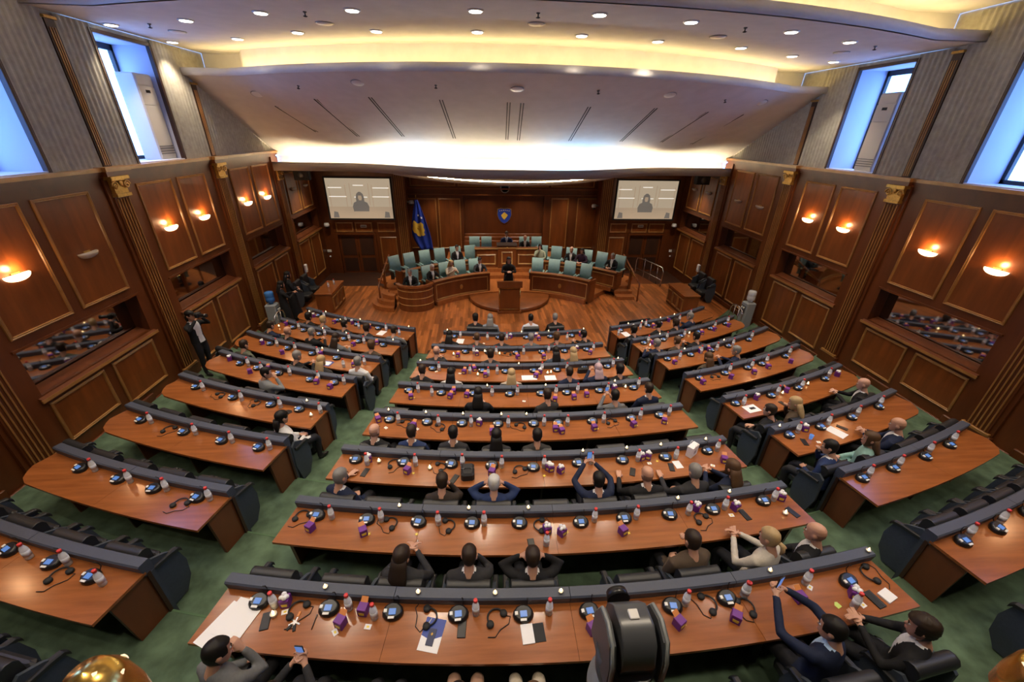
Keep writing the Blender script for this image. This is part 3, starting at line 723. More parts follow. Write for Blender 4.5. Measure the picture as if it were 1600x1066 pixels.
for x in (-1.5, -.92, .92, 1.52): place(teal, (x, 19.55, .50), math.pi, 'pale teal leather armchair behind the high presidium desk', 'pale teal armchairs on the podium')
# presidium desk
t = thing('presidium_desk', 'high wooden presidium desk with raised panelled centre lectern', 'desk', None, (0, 18.6, .5))
for s in (-1, 1):
    w = MB().box(s*.42, s*1.45, .0, .06, 0, .90).build('front', 'podium_wood', t)
    MB().box(s*.40, s*1.5, -.06, .16, .86, .93).build('cap_rail', 'podium_wood', t); MB().box(s*.40, s*1.5, -.075, -.06, .875, .925).build('cap_edge', 'gilt_sheen', t)
    link('panel_moulding', moulding(.85, .48).mesh('panel_moulding', 'gilt_sheen'), w, Matrix.Translation((min(s*.52, s*1.37), 0, .14)))
    MB().box(s*.42, s*1.45, .06, .6, .72, .75).build('worktop', 'desk_wood', t); MB().box(s*1.42, s*1.47, 0, .6, 0, .86).build('side', 'podium_wood', t)
c = MB().cbox(-.42, .42, -.14, .42, 0, 1.02, .01).build('centre_lectern', 'podium_wood', t)
MB().box(-.47, .47, -.18, .46, 1.02, 1.07).build('lectern_cap', 'dark_wood', t); MB().box(-.43, .43, -.155, -.14, .93, .97).build('lectern_band', 'gilt_sheen', c)
link('panel_moulding', moulding(.52, .58).mesh('panel_moulding', 'gilt_sheen'), c, Matrix.Translation((-.26, -.14, .20)))
MB().ball((0, -.15, .97), (.05, .015, .03), 8, 6).build('crest', 'gold', c)
# speaker's lectern
t = thing('lectern', 'tall wooden speaker lectern with brass corner posts', 'lectern', None, (-.155, 14.30, 0))
MB().box(-.40, .40, 0, .50, 0, 1.06).build('body', 'podium_wood', t); MB().box(-.45, .45, -.05, .55, 0, .10).build('plinth', 'podium_wood', t)
MB().prism([(-.08, 1.06), (.55, 1.06), (.55, 1.12), (-.08, 1.30)], -.46, .46, 'yz').build('sloped_top', 'podium_wood', t)
for s in (-1, 1): MB().tube([(s*.385, -.012, .06), (s*.385, -.012, 1.05)], .015, 6).build('brass_post', 'brass', t)
MB().tube([(-.385, -.012, .18), (.385, -.012, .18)], .012, 6).build('brass_rail', 'brass', t); MB().tube([(-.385, -.012, 1.02), (.385, -.012, 1.02)], .012, 6).build('brass_rail', 'brass', t)
MB().box(-.30, .30, -.012, 0, .26, .96).build('front_panel', 'panel_wood', t)
for s in (-.18, .18): MB().tube([(s, .35, 1.16), (s, .33, 1.32), (s*.6, .42, 1.42)], .008, 5).build('microphone', 'black_matte', t)
# ================================================================== screens, flag, crest, clock
def screen(label, c4, s):
    pts = [pix(u, v, 'y', YB-.35) for u, v in c4]; x0, x1 = sorted((pts[0][0], pts[1][0])); z1, z0 = pts[0][2], pts[3][2]; w, h = x1-x0, z1-z0
    t = thing('projection_screen', label, 'screen', None, (x0, YB-.35, z0))
    MB().box(0, w, 0, .04, 0, h).build('picture', 'screen_beige', t)
    for q in ((-.07, 0, -.07, h+.07), (w, w+.07, -.07, h+.07), (0, w, -.07, 0), (0, w, h, h+.07)): MB().box(q[0], q[1], -.02, .06, q[2], q[3]).build('border', 'black_matte', t)
    MB().box(.2, w-.2, .06, .35, h*.4, h*.6).build('bracket', 'black_matte', t)
    e = -.004
    def flat(poly, m, nm): MB().prism([(a*w, b*h) for a, b in poly], e, 0, 'xz').build(nm, m, t)
    for (a, b, q) in ((.03, .24, .76), (.03, .30, .54), (.72, .97, .76), (.70, .97, .54), (.42, .58, .82), (.42, .62, .53)): flat([(a, q), (b, q), (b, q+.02), (a, q+.02)], 'screen_line', 'shown_line')
    for (q0, q1, r0, r1) in ((.04, .30, .30, .84), (.36, .66, .34, .88), (.70, .97, .30, .84)):
        for (c0, c1, h0, h1) in ((q0, q0+.012, r0, r1), (q1-.012, q1, r0, r1)): flat([(c0, h0), (c1, h0), (c1, h1), (c0, h1)], 'screen_tan', 'shown_frame')
    flat([(.0, .0), (1, 0), (1, .22), (0, .22)], 'screen_tan', 'shown_desk'); flat([(.0, .22), (1, .22), (1, .30), (0, .30)], 'screen_tan', 'shown_rail')
    e = -.008
    flat([(.39, .12), (.62, .12), (.635, .30), (.61, .40), (.56, .44), (.45, .44), (.40, .40), (.375, .30)], 'screen_dark', 'shown_coat')
    flat([(.445, .36), (.565, .36), (.57, .52), (.555, .62), (.52, .67), (.49, .67), (.455, .62), (.44, .52)], 'screen_dark', 'shown_hair')
    e = -.012
    flat([(.487, .46), (.525, .46), (.535, .52), (.53, .58), (.48, .58), (.475, .52)], 'screen_tan', 'shown_face')
    flat([(.28, .0), (.74, .0), (.74, .12), (.62, .18), (.40, .18), (.28, .12)], 'screen_tan', 'shown_lectern')
    for q in (.05, .86): flat([(q, .02), (q+.09, .02), (q+.08, .16), (q+.02, .18)], 'screen_dark', 'shown_person')
screen('wide projection screen above the flag-side door showing the speaker', [(506, 278), (608, 278), (612, 342), (516, 341)], -1)
screen('wide projection screen above the ramp-side door showing the speaker', [(967, 282), (1061, 284), (1052, 343), (961, 342)], 1)
fp = pix(660, 392, 'y', 20.75); FX, FY = fp[0], 20.75
t = thing('draped_flag', 'blue flag with yellow map and white stars draped on a pole', 'flag', None, (FX, FY, 0.0))
ztop = pix(652, 312, 'y', FY)[2]
MB().tube([(-.05, .1, .0), (-.12, .1, ztop+.10)], .018, 8).build('pole', 'brass', t); MB().lathe([(.22, 0), (.22, .04), (.04, .07), (.03, .2)], 14, (-.05, .1, 0)).build('foot', 'brass', t)
MB().lathe([(.02, 0), (.04, .04), (.001, .12)], 8, (-.12, .1, ztop+.10)).build('finial', 'brass', t)
prof = [(0.0, -.18, -.02), (.12, -.22, .08), (.3, -.33, .22), (.5, -.42, .36), (.68, -.44, .47), (.8, -.34, .52), (.92, -.18, .55), (1.0, -.05, .56)]
zb = .80
def cloth(u, v, off=0.0):
    k = min(max(v, 0), 1); i = max(q for q in range(len(prof)) if prof[q][0] <= k+1e-9); i = min(i, len(prof)-2)
    a, b = prof[i], prof[i+1]; f = (k-a[0])/(b[0]-a[0]); l, r = a[1]+(b[1]-a[1])*f, a[2]+(b[2]-a[2])*f
    return (l+(r-l)*u, -.05+.045*math.sin(u*15+v*3)*(.3+v)-off, ztop+(zb-ztop)*v)
V = [cloth(i/24, k/20) for k in range(21) for i in range(25)]
fc = [(k*25+i, k*25+i+1, k*25+i+26, k*25+i+25) for k in range(20) for i in range(24)]
cl = link('cloth', MB().add(V, fc, True).mesh('cloth', 'flag_blue'), t); cl.modifiers.new('thick', 'SOLIDIFY').thickness = .012
def patch(name, poly, m, off=.045, n=14):
    cx, cy = sum(p[0] for p in poly)/len(poly), sum(p[1] for p in poly)/len(poly); V = [cloth(cx, cy, off)]; k = len(poly); R = 5
    for r in range(1, R+1): V += [cloth(cx+(p[0]-cx)*r/R, cy+(p[1]-cy)*r/R, off) for p in poly]
    fc = [(0, 1+i, 1+(i+1) % k) for i in range(k)]+[(1+r*k+i, 1+r*k+(i+1) % k, 1+(r+1)*k+(i+1) % k, 1+(r+1)*k+i) for r in range(R-1) for i in range(k)]
    link(name, MB().add(V, fc, True).mesh(name, m), cl)
patch('map_emblem', [(.14, .40), (.3, .43), (.36, .46), (.5, .46), (.64, .43), (.76, .48), (.72, .54), (.75, .60), (.69, .64), (.72, .69), (.58, .71), (.5, .70), (.42, .73), (.3, .71), (.26, .66), (.15, .64), (.04, .58), (.08, .51), (.06, .46)], 'flag_yellow')
def star(cx, cy, ru, rv): return [(cx+(ru if q % 2 == 0 else ru*.42)*math.sin(q*math.pi/5), cy-(rv if q % 2 == 0 else rv*.42)*math.cos(q*math.pi/5)) for q in range(10)]
for (cx, cy) in ((.50, .30), (.74, .345)): patch('star', star(cx, cy, .10, .03), 'flag_white')
# crest on the wall
cc = pix(788, 337, 'y', YA+.17)
t = thing('wall_crest', 'blue shield crest with yellow map and arc of white stars', 'crest', None, (cc[0], YA+.18, cc[2]))
def shield(k, d): return [(k*x, k*z) for x, z in [(-.36, .34), (-.18, .38), (0, .36), (.18, .38), (.36, .34), (.38, .05), (.30, -.18), (.16, -.34), (0, -.42), (-.16, -.34), (-.30, -.18), (-.38, .05)]]
MB().prism(shield(1.0, 0), -.03, 0, 'xz').build('border', 'gold', t); MB().prism(shield(.92, 0), -.05, -.03, 'xz').build('field', 'flag_blue', t)
MB().prism([(.6*x, .6*z) for x, z in [(-.28, .05), (-.1, .22), (0, .30), (.12, .2), (.3, .06), (.2, -.1), (.12, -.2), (0, -.34), (-.14, -.2), (-.2, -.12)]], -.058, -.05, 'xz').build('map', 'flag_yellow', t)
for i in range(6):
    x = -.24+i*.096; z = .24+.03*math.cos((i-2.5)*.6)
    MB().prism([(x+(.035 if q % 2 == 0 else .015)*math.sin(q*math.pi/5), z+(.035 if q % 2 == 0 else .015)*math.cos(q*math.pi/5)) for q in range(10)], -.058, -.05, 'xz').build('star', 'flag_white', t)
cc = pix(789, 294, 'y', YA-.05)
t = thing('wall_clock', 'round grey clock high on the alcove wall', 'clock', None, (cc[0], YA, cc[2]))
R90 = Matrix.Rotation(math.pi/2, 4, 'X')
MB().lathe([(.001, .06), (.21, .06), (.24, .04), (.24, 0)], 24).build('case', 'grey_plastic', t, R90)
MB().lathe([(.001, .064), (.19, .064)], 24).build('dial', 'white_plastic', t, R90)
MB().box(-.008, .008, -.07, -.066, 0, .14).build('hand', 'black_matte', t); MB().box(0, .1, -.07, -.066, -.006, .006).build('hand', 'black_matte', t)
# ================================================================== small things around the hall
def dome_cam(label, p, rz):
    t = thing('dome_camera', label, 'camera', None, p, rz)
    MB().box(-.03, .03, -.14, 0, .04, .12).build('arm', 'grey_plastic', t); MB().lathe([(.10, .14), (.12, .06), (.12, .0), (.10, -.01)], 16, (0, -.2, 0)).build('housing', 'white_plastic', t)
    MB().ball((0, -.2, -.02), (.095, .095, .09), 14, 8).build('dome', 'black_gloss', t)
dome_cam('white dome camera beneath the flag-side screen corner', tuple(pix(513, 352, 'y', YB-.02)), 0)
dome_cam('white dome camera beneath the ramp-side screen corner', (8.50, YB-.02, float(pix(1054, 353, 'y', YB-.02)[2])), 0)
dome_cam('dark dome camera on flag-side alcove wall above the flag', (-4.74, 21.0, pix(632, 318, 'y', 21.0)[2]), math.pi/2)
dome_cam('dark dome camera on ramp-side alcove wall', (4.74, 21.0, pix(943, 324, 'y', 21.0)[2]), -math.pi/2)
for s, lb in ((-1, 'flag-side'), (1, 'ramp-side')):
    t = thing('loudspeaker', 'black box loudspeaker hung under the %s soffit' % lb, 'speaker', None, (s*8.1, 17.6, 4.37))
    MB().cbox(-.28, .28, -.15, .15, 0, .36, .02).build('cabinet', 'black_matte', t); MB().lathe([(.001, .0), (.11, .02), (.13, 0)], 14).build('driver', 'camera_grey', t, Matrix.Translation((0, -.15, .18)) @ R90)
    MB().box(-.03, .03, -.03, .03, .36, .40).build('bracket', 'black_matte', t)
    t = thing('wall_notice', 'small white sign over the %s door' % lb, 'sign', None, tuple(pix(568 if s < 0 else 1001, 353.5, 'y', YB-.012)))
    MB().cbox(-.14, .14, -.02, .01, -.06, .06, .004).build('plate', 'ivory_plastic', t); MB().box(-.11, .11, -.022, -.02, -.02, .02).build('print', 'camera_grey', t)
    t = thing('soap_dispenser', 'white wall dispenser by the %s doors' % lb, 'dispenser', None, tuple(pix(476 if s < 0 else 1093, 419, 'x', s*(WX-.02))), -s*math.pi/2)
    MB().cbox(-.09, .09, -.10, 0, -.16, .16, .02).build('case', 'white_plastic', t); MB().box(-.05, .05, -.104, -.10, -.14, -.08).build('nozzle', 'grey_plastic', t)
    t = thing('door_intercom', 'small white wall panel beside %s door' % lb, 'control panel', None, tuple(pix(515 if s < 0 else 1048, 392, 'y', YB-.002)))
    MB().cbox(-.10, .10, -.03, 0, -.06, .06, .006).build('plate', 'white_plastic', t); MB().ball((.0, -.02, -.28), .045, 10, 6).build('knob', 'white_plastic', t)
    # side counter
    x0, y0 = (-7.35, 14.5) if s < 0 else (6.45, 13.9)
    t = thing('side_counter', 'wooden side counter by the %s wall, beside stacked black chairs' % lb, 'counter', None, (x0, y0, 0))
    MB().box(0.03, .62, .03, 1.45, 0, .74).build('body', 'podium_wood', t); MB().cbox(0, .65, 0, 1.5, .74, .79, .01).build('top', 'desk_wood', t)
    for k in range(3): link('panel_moulding', moulding(.42, .52).mesh('panel_moulding', 'gilt_wood'), t, Matrix.Translation((.65-.03 if s < 0 else .03, .06+k*.46+(0 if s < 0 else .42), .10)) @ Matrix.Rotation(s*-math.pi/2, 4, 'Z'))
    for k in range(2): place(row_chair, (s*(8.05), 15.4+k*.72, 0), s*math.pi/2, 'black chair against the %s wall beside the side counter' % lb, 'spare chairs by the side counters')
    # loop handrail
    t = thing('loop_handrail', 'short chrome loop handrail at the %s end of first row' % lb, 'handrail', None, (s*7.75, 12.55 if s < 0 else 12.6, 0))
    MB().tube([(0, -.35, 0), (0, -.35, .72), (0, -.28, .86), (0, -.1, .92), (0, .1, .92), (0, .28, .86), (0, .35, .72), (0, .35, 0)], .022, 8).build('rail', 'steel', t)
    for y in (-.12, .12): MB().tube([(0, y, 0), (0, y, .90)], .014, 6).build('bar', 'steel', t)
    # black display lying behind the first-row rail
    pts = (pix(572, 500, 'z', .72), pix(640, 512, 'z', .72)) if s < 0 else (pix(968, 503, 'z', .72), pix(1016, 497, 'z', .72))
    c = (pts[0]+pts[1])/2; dv = pts[1]-pts[0]; L = float(np.hypot(dv[0], dv[1]))
    t = thing('floor_display', 'low black display screen behind %s first-row rail' % lb, 'display', None, (c[0], c[1], 0), math.atan2(dv[1], dv[0]))
    MB().cbox(-L/2, L/2, -.03, .03, .22, .72, .01).build('panel', 'black_gloss', t)
    MB().cbox(-.25, .25, -.16, .16, 0, .03, .008).build('foot', 'black_matte', t); MB().box(-.05, .05, -.02, .02, .03, .25).build('post', 'black_matte', t)
# ramp rail
q = [pix(1012, 437, 'z', -.05), pix(1048, 442, 'z', 0.0)]
t = thing('ramp_handrail', 'long chrome handrail with rounded ends along the ramp', 'handrail', None, (6.98, 18.1, -.2))
MB().tube([(0, -.9, .2), (0, -.95, .9), (0, -.8, 1.05), (-.25, .6, 1.0), (-.4, 1.2, .95), (-.42, 1.3, .8), (-.40, 1.28, .0)], .025, 8).build('rail', 'steel', t)
for k in range(3): MB().tube([(-.1*k, -.4+k*.55, .0), (-.1*k-.02, -.4+k*.55, 1.03)], .018, 6).build('bar', 'steel', t)
MB().tube([(0, -.93, .5), (-.41, 1.28, .42)], .018, 6).build('lower_rail', 'steel', t)
# water coolers
def cooler(label, p, rz, bottle=True):
    t = thing('water_cooler', label, 'water cooler', None, p, rz)
    MB().cbox(-.17, .17, -.17, .17, 0, 1.0, .03).build('body', 'grey_plastic', t)
    MB().cbox(-.13, .13, -.185, -.165, .62, .88, .01).build('tap_recess', 'camera_grey', t)
    for x in (-.05, .05): MB().cbox(x-.02, x+.02, -.22, -.18, .78, .84, .006).build('tap', 'white_plastic', t)
    MB().lathe([(.06, 1.0), (.07, 1.05), (.135, 1.10), (.135, 1.22), (.125, 1.24), (.135, 1.26), (.135, 1.38), (.11, 1.42), (.001, 1.43)], 18).build('water_jug', 'blue_water' if bottle else 'water', t)
cooler('grey water cooler with blue jug beside the two standing women', (-8.15, 13.05, 0), math.pi/2)
cooler('grey water cooler with clear jug against the ramp-side wall', (8.25, 12.75, 0), -math.pi/2, False)
jp = (8.12, 11.45, FZ(8))
t = thing('water_jug', 'spare blue water jug standing on the carpet by ramp-side wall', 'jug', None, jp)
MB().lathe([(.13, 0), (.135, .04), (.135, .16), (.125, .18), (.135, .2), (.135, .34), (.06, .42)], 18).build('body', 'blue_water', t); MB().lathe([(.035, .42), (.035, .47), (.001, .475)], 10).build('cap', 'white_plastic', t)
# gallery parapet with camera and lamps, all at the gallery edge
pw = MB().box(-WX, WX, -.1, .47, 4.0, 4.75).build('wall_parapet', 'wall_wood'); tag(pw, None, None, None, 'structure')
gal = MB().box(-WX, WX, -6.5, -.1, 4.2, 4.45).build('floor_gallery', 'carpet'); tag(gal, None, None, None, 'structure')
cz = 4.75; KP = .62
d_ = pray(986, 992); k = CAM+d_*(.42/d_[1]); hb_ = float(k[2])-.33*KP
t = thing('robot_camera', 'grey remote-controlled pan-tilt camera on the gallery parapet', 'camera', None, (float(k[0]), .42, hb_))
t.matrix_basis = t.matrix_basis @ Matrix.Scale(KP, 4)
MB().cbox(-.05, .05, -.05, .05, (cz-hb_)/KP, 0, .005).build('mount_post', 'camera_grey', t)
s_ = .98
MB().lathe([(.001, 0), (.105, 0), (.105, .03), (.085, .05), (.08, .11), (.06, .12)], 28).build('base', 'camera_light', t)
yk = MB().lathe([(.080, .09), (.090, .13), (.098, .25)], 28).build('yoke', 'camera_grey', t)
for sg in (-1, 1):
    pts = [(-.085, .20), (.085, .20), (.080, .32), (.055, .385), (0, .405), (-.055, .385), (-.080, .32)]
    MB().prism(pts, sg*.072, sg*.092, 'yz').build('yoke_arm', 'camera_grey', yk)
    MB().tube([(sg*.083, y, z) for y, z in ((-.086, .20), (-.081, .32), (-.055, .387), (0, .407), (.055, .387), (.081, .32), (.086, .20))], .006, 6).build('arm_edge', 'camera_light', yk)
hd = MB().rings([[(x, y, z) for y, z in ((-.07, .24), (.08, .24), (.10, .28), (.09, .35), (.05, .405), (-.02, .415), (-.06, .38), (-.08, .30))] for x in (-.052, -.045, .045, .052)], True).build('head', 'camera_grey', t)
MB().lathe([(.001, .03), (.035, .03), (.04, 0)], 16).build('lens', 'black_gloss', hd, Matrix.Translation((0, .118, .31)) @ Matrix.Rotation(-math.pi/2, 4, 'X'))
MB().cbox(-.015, .015, .0, .03, .408, .418, .002).build('status_light', 'white_plastic', hd)
def gilt_dome(label, uv, dist, r):
    d = pray(*uv); p = CAM+d*(.36/d[1])
    t = thing('gilt_lamp', label, 'lamp', 'gilt lamps on the gallery parapet', (float(p[0]), .36, 4.75))
    h = float(p[2])-4.75
    MB().lathe([(r*.8, 0), (r*.8, .015), (r*.45, .03), (r*.4, max(h-.12, .035))], 24).build('base', 'brass', t)
    MB().lathe([(r, max(h-.14, .04)), (r*1.02, h-.09), (r*.9, h-.04), (r*.6, h-.01), (.001, h)], 28).build('dome', 'brass', t)
    for i in range(14):
        a = i*2.4; q = r*.25+r*.06*i**.9
        if q < r*.85: MB().ball((q*math.cos(a), q*math.sin(a), h-.01-.06*(q/r)**2), .010, 8, 5).build('jewel', 'candle_wax', t)
gilt_dome('gilt domed lamp with glowing jewels on the flag-side gallery parapet', (128, 1052), .99, .048)
gilt_dome('gilt domed lamp with glowing jewels on the ramp-side gallery parapet', (1655, 1036), .99, .05)

# ================================================================== things on the desks, placed from the photograph onto each desk plane
CR = {'A': (280, 840, 3.8095), 'B': (600, 840, 4), 'P': (900, 800, 4.0086), 'D': (1150, 780, 3.5556), 'E': (430, 680, 3.721), 'G': (840, 680, 3.721), 'H': (540, 600, 5.714),
      'I': (800, 600, 5.333), 'J': (600, 480, 6.6625), 'K': (800, 480, 6.6625), 'M': (260, 440, 4), 'N': (160, 560, 4.2105), 'O': (0, 640, 2.502), 'Q': (940, 440, 4.7059), 'S': (1100, 560, 3.2)}
def px(c, x, y): o = CR[c]; return o[0]+x/o[2], o[1]+y/o[2]
def parse(txt):
    out = []
    for part in txt.split(';'):
        w = part.split()
        for q in w[1:]:
            x, y = q.split(','); out.append(px(w[0], float(x), float(y)))
    return out
def polar(p): return math.hypot(p[0], YC-p[1]), math.atan2(p[0], YC-p[1])
def on_desk(uv, b, j, m=.07):
    R, a = polar(pix(uv[0], uv[1], 'z', FZ(j)+DESK)); a0, a1 = (D2R(x) for x in ENDS[b][j-1])
    R = min(max(R, RR(j)+.055+m), RR(j)+.565-m); a = min(max(a, a0+m/R), a1-m/R)
    return arc(R, a, FZ(j)+DESK), a
def on_rail(uv, b, j):
    R, a = polar(pix(uv[0], uv[1], 'z', FZ(j)+RAIL)); a0, a1 = (D2R(x) for x in ENDS[b][j-1])
    return arc(RR(j)-.0, min(max(a, a0+.04/R), a1-.04/R), FZ(j)+RAIL), a
MIC = {'C1': 'A 480,390 895,430 1275,450;B 465,490 870,490 1280,470;P 600,600 940,550;D 620,465',
 'C2': 'E 245,475 535,500 835,510 1145,520 1420,520;G 250,515 500,490 765,470 1015,440 1305,385', 'C3': 'E 470,150 750,165 1025,175 1260,185 1500,195;G 235,170 490,150 740,135 985,98',
 'C4': 'H 395,330 730,350 1040,362 1360,368;I 180,340 380,330 665,315 990,295 1225,265', 'C5': 'H 570,65 855,90 1140,95 1465,95;I 240,85 455,80 725,60 1010,40',
 'C6': 'J 510,645 705,655 1025,670 1265,680 1555,660;K 465,655 750,635 985,620', 'C7': 'J 610,465 850,470 1090,480 1375,485;K 310,470 540,455 775,450', 'C8': 'J 735,315 960,330 1195,322 1480,325;K 395,310 620,305',
 'L8': 'M 960,215 1090,240 1200,270 1325,298 1430,305', 'L7': 'M 800,290 860,310 965,330 1120,360 1205,378 1360,400', 'L6': 'M 660,390 775,415 915,455 1070,480 1195,500', 'L5': 'M 470,515 575,545 705,580 900,620 1050,640',
 'L4': 'N 620,195 860,265 1110,312 1300,340', 'L3': 'N 255,415 537,493 785,550 1030,595', 'L2': 'O 315,235 468,275 602,315 775,348', 'L1': 'O 40,555 205,605 360,660',
 'R8': 'Q 125,355 330,325 540,285 640,258', 'R7': 'Q 310,458 450,433 575,405 700,375 795,350 905,315', 'R6': 'Q 475,570 645,540 800,510 925,478 1070,430', 'R5': 'Q 715,715 900,678 1065,638 1165,608 1338,552',
 'R4': 'S 155,230 325,185 465,152 597,105', 'R3': 'S 425,390 575,345 728,295 867,245', 'R2': 'S 790,605 943,555 1105,498 1217,435', 'R1': 'D 1250,235 1450,170 1590,70'}
BOT = {'C1': 'A 572,412 1015,425 1165,480;B 575,478 1030,472 1415,472;P 680,580 1045,525;D 45,540 380,470 650,600', 'C2': 'E 332,485 620,500 950,520 1215,520;G 50,640 328,500 570,485 873,460 1083,430 1368,380',
 'C3': 'E 537,172 818,177 1090,177 1317,187 1562,187;G 310,165 580,150 800,135 1040,92', 'C4': 'H 475,345 832,370 1122,375 1452,380;I 265,345 460,345 760,320 1065,290 1305,260', 'C5': 'H 650,72 773,105 1308,105 1533,95;I 45,90 365,90 545,72 795,68 1045,20',
 'C6': 'J 575,660 895,690 1085,715 1178,695;K 305,640 570,665 880,600 1048,620', 'C7': 'J 935,485 1168,490 1452,490;K 120,490 380,470 428,440 845,450', 'C8': 'J 797,315 1077,340 1278,340;K 470,300 572,340',
 'L8': 'M 988,228 1125,255 1205,295 1375,305 1457,335', 'L7': 'M 830,298 995,335 1145,370 1237,388', 'L6': 'M 695,405 808,432 950,460 1110,535 1240,518', 'L5': 'M 515,528 600,560 775,585 955,615 1113,642',
 'L4': 'N 668,212 920,278 1175,325 1438,360', 'L3': 'N 325,428 618,502 858,555 1105,598', 'L2': 'O 375,240 512,285 655,317 823,354', 'L1': 'O 118,580 270,605 405,684',
 'R8': 'Q 123,395 283,350 320,330 570,290 650,250', 'R7': 'Q 340,450 475,422 605,405 830,340 918,302', 'R6': 'Q 572,572 728,528 845,505 963,472 1095,418', 'R5': 'Q 938,668 1100,638 1208,600 1377,540',
 'R4': 'S 195,232 365,182 485,150 610,88', 'R3': 'S 465,372 617,332 762,287 875,237', 'R2': 'S 818,592 968,542 1115,472 1237,420', 'R1': 'D 1285,205 1460,130'}
BOX = {'C1': 'A 1100,445 965,520;P 100,745 640,710 995,675;D 345,560', 'C2': 'E 208,550 515,575;G 493,570', 'C3': 'E 770,218 1260,228;G 1080,155', 'C4': 'H 295,335 607,390 1310,445;I 360,390 413,408 683,380 1010,352 1265,325',
 'C5': 'H 585,130 935,125 965,85 1083,115;I 357,145 515,125 620,105', 'C6': 'J 835,690 945,645 1055,725 1580,730;K 250,730', 'C7': 'J 770,515 1393,535;K 60,530 330,530 812,490', 'C8': 'J 985,340 1585,300;K 280,345 715,300',
 'L8': 'M 1050,262 1268,295 1440,300', 'L7': 'M 757,270 1170,402 1320,390', 'L6': 'M 725,452 967,460 1172,530', 'L5': 'M 525,572 650,548 940,638 1025,668', 'R8': 'Q 380,340 485,290', 'R7': 'Q 372,460 735,388 828,362 933,332', 'R6': 'Q 535,605 705,512 768,500',
 'R5': 'Q 743,752 950,712 1118,678 1222,638 1388,598', 'R4': 'S 410,168'}
BOXW = {'C1': 'A 640,395;D 650,540', 'C2': 'E 1580,560;G 140,575 920,435 1145,430 1410,372', 'C3': 'E 545,150 1590,200;G 75,205 133,215 600,140 640,135', 'C4': 'H 1195,365', 'C5': 'I 850,52', 'C6': 'K 290,690', 'C7': 'J 968,500;K 665,440', 'C8': 'J 1315,320;K 240,292',
 'L8': 'M 922,222 1165,262', 'L6': 'M 600,392', 'L5': 'M 410,488', 'R8': 'Q 230,345 430,325', 'R4': 'S 260,205 663,88', 'R3': 'S 487,352'}
CANR = {'C1': 'A 875,295 1425,325;B 695,350 1105,340;P 1210,370;D 730,290', 'C2': 'E 727,405 1127,417 1470,415;G 810,367 1105,325', 'C3': 'G 257,82 512,72 708,52 965,18', 'C4': 'H 397,220 727,240 1052,255 1390,260;I 118,242', 'C5': 'J 1077,798;I 275,0;K 1048,750',
 'C6': 'J 395,540 1400,575;K 1078,515', 'C8': 'J 672,225 1427,245;K 370,235 727,215', 'L8': 'M 1020,185 1232,230 1527,275', 'L7': 'M 995,290 1140,318 1427,360', 'L6': 'M 992,412 1087,430', 'L4': 'N 1363,270',
 'R8': 'Q 177,303 283,290 415,263 512,238', 'R7': 'Q 405,378', 'R6': 'Q 582,485 873,425', 'R3': 'S 362,332'}
CAND = {'C1': 'A 565,465', 'C2': 'G 1437,460', 'C3': 'E 605,158 900,197', 'C5': 'I 940,30', 'C6': 'J 977,712;K 370,695 405,688', 'C7': 'J 725,498 1050,470 1203,495', 'L8': 'M 895,195 1093,245', 'L7': 'M 705,285', 'L4': 'N 1375,380', 'R7': 'Q 640,385 355,475', 'R4': 'S 390,180 517,133'}
STAR = {'C1': 'B 1370,612;P 675,703 1030,663', 'C2': 'E 545,575 822,577;G 170,565 530,570', 'C3': 'E 803,222 1312,192 1563,237;G 40,237 695,152', 'C4': 'I 715,374 1040,347 1290,325', 'C5': 'H 612,124'}
HEAD = {'C1': 'A 715,420;B 290,440 700,490;P 825,580 1060,600;D 735,415', 'C2': 'E 165,465 680,490 1010,505 1540,512;G 950,490', 'C3': 'E 695,160 960,190 1420,205', 'C4': 'H 545,350 845,390 1560,350;I 820,310', 'C7': 'J 1290,490', 'L4': 'N 785,240 1030,285', 'L3': 'N 440,470', 'L2': 'O 708,370', 'L1': 'O 235,650', 'R5': 'Q 820,695'}
PHONE = {'C1': 'A 515,500;B 487,570', 'C2': 'E 1490,640;G 1205,465 1482,450', 'C3': 'E 522,218 1042,255;G 552,215 778,188', 'R3': 'S 502,420 690,348', 'R4': 'S 395,228'}
CARD = {'C1': 'A 630,445 928,565 1123,533;D 410,492 705,590', 'C2': 'G 1127,467', 'C3': 'G 650,165 1018,178', 'C4': 'H 360,393 640,403', 'C5': 'I 100,145', 'C6': 'J 790,692 545,672', 'C8': 'J 1040,378', 'R3': 'S 573,420', 'R6': 'Q 765,560'}
def each(tab):
    for key, txt in tab.items():
        for uv in parse(txt): yield key[0], int(key[1]), uv
mic = thing('conference_unit', 'black conference microphone unit', 'microphone', 'conference units')
b = MB().rings([[(r*math.cos(a)*.085, r*math.sin(a)*.066, z+.012*math.sin(a)*(1 if z > .01 else 0)) for a in [2*math.pi*i/14 for i in range(14)]] for r, z in ((1, 0), (1.05, .02), (.95, .042), (.75, .052))], True).build('base', 'black_gloss', mic)
T = Matrix.Translation((0.0, -.012, .051)) @ Matrix.Rotation(.16, 4, 'X')
MB().cbox(-.028, .030, -.022, .024, 0, .006, .002).build('display', 'lcd', mic, T); MB().cbox(-.030, .022, -.052, -.034, -.003, .004, .001).build('name_strip', 'white_plastic', mic, T)
MB().cbox(-.072, -.046, -.004, .024, -.012, .004, .002).build('key', 'white_plastic', mic, T)
MB().tube([(.04, .05, .04), (.045, .075, .08), (.04, .07, .13), (.035, .05, .16)], .004, 5).build('gooseneck', 'black_matte', mic)
bot = thing('water_bottle', 'clear water bottle with red cap', 'bottle', 'water bottles')
MB().lathe([(.03, 0), (.033, .01), (.033, .13), (.028, .155), (.014, .185), (.013, .195)], 12).build('body', 'water', bot)
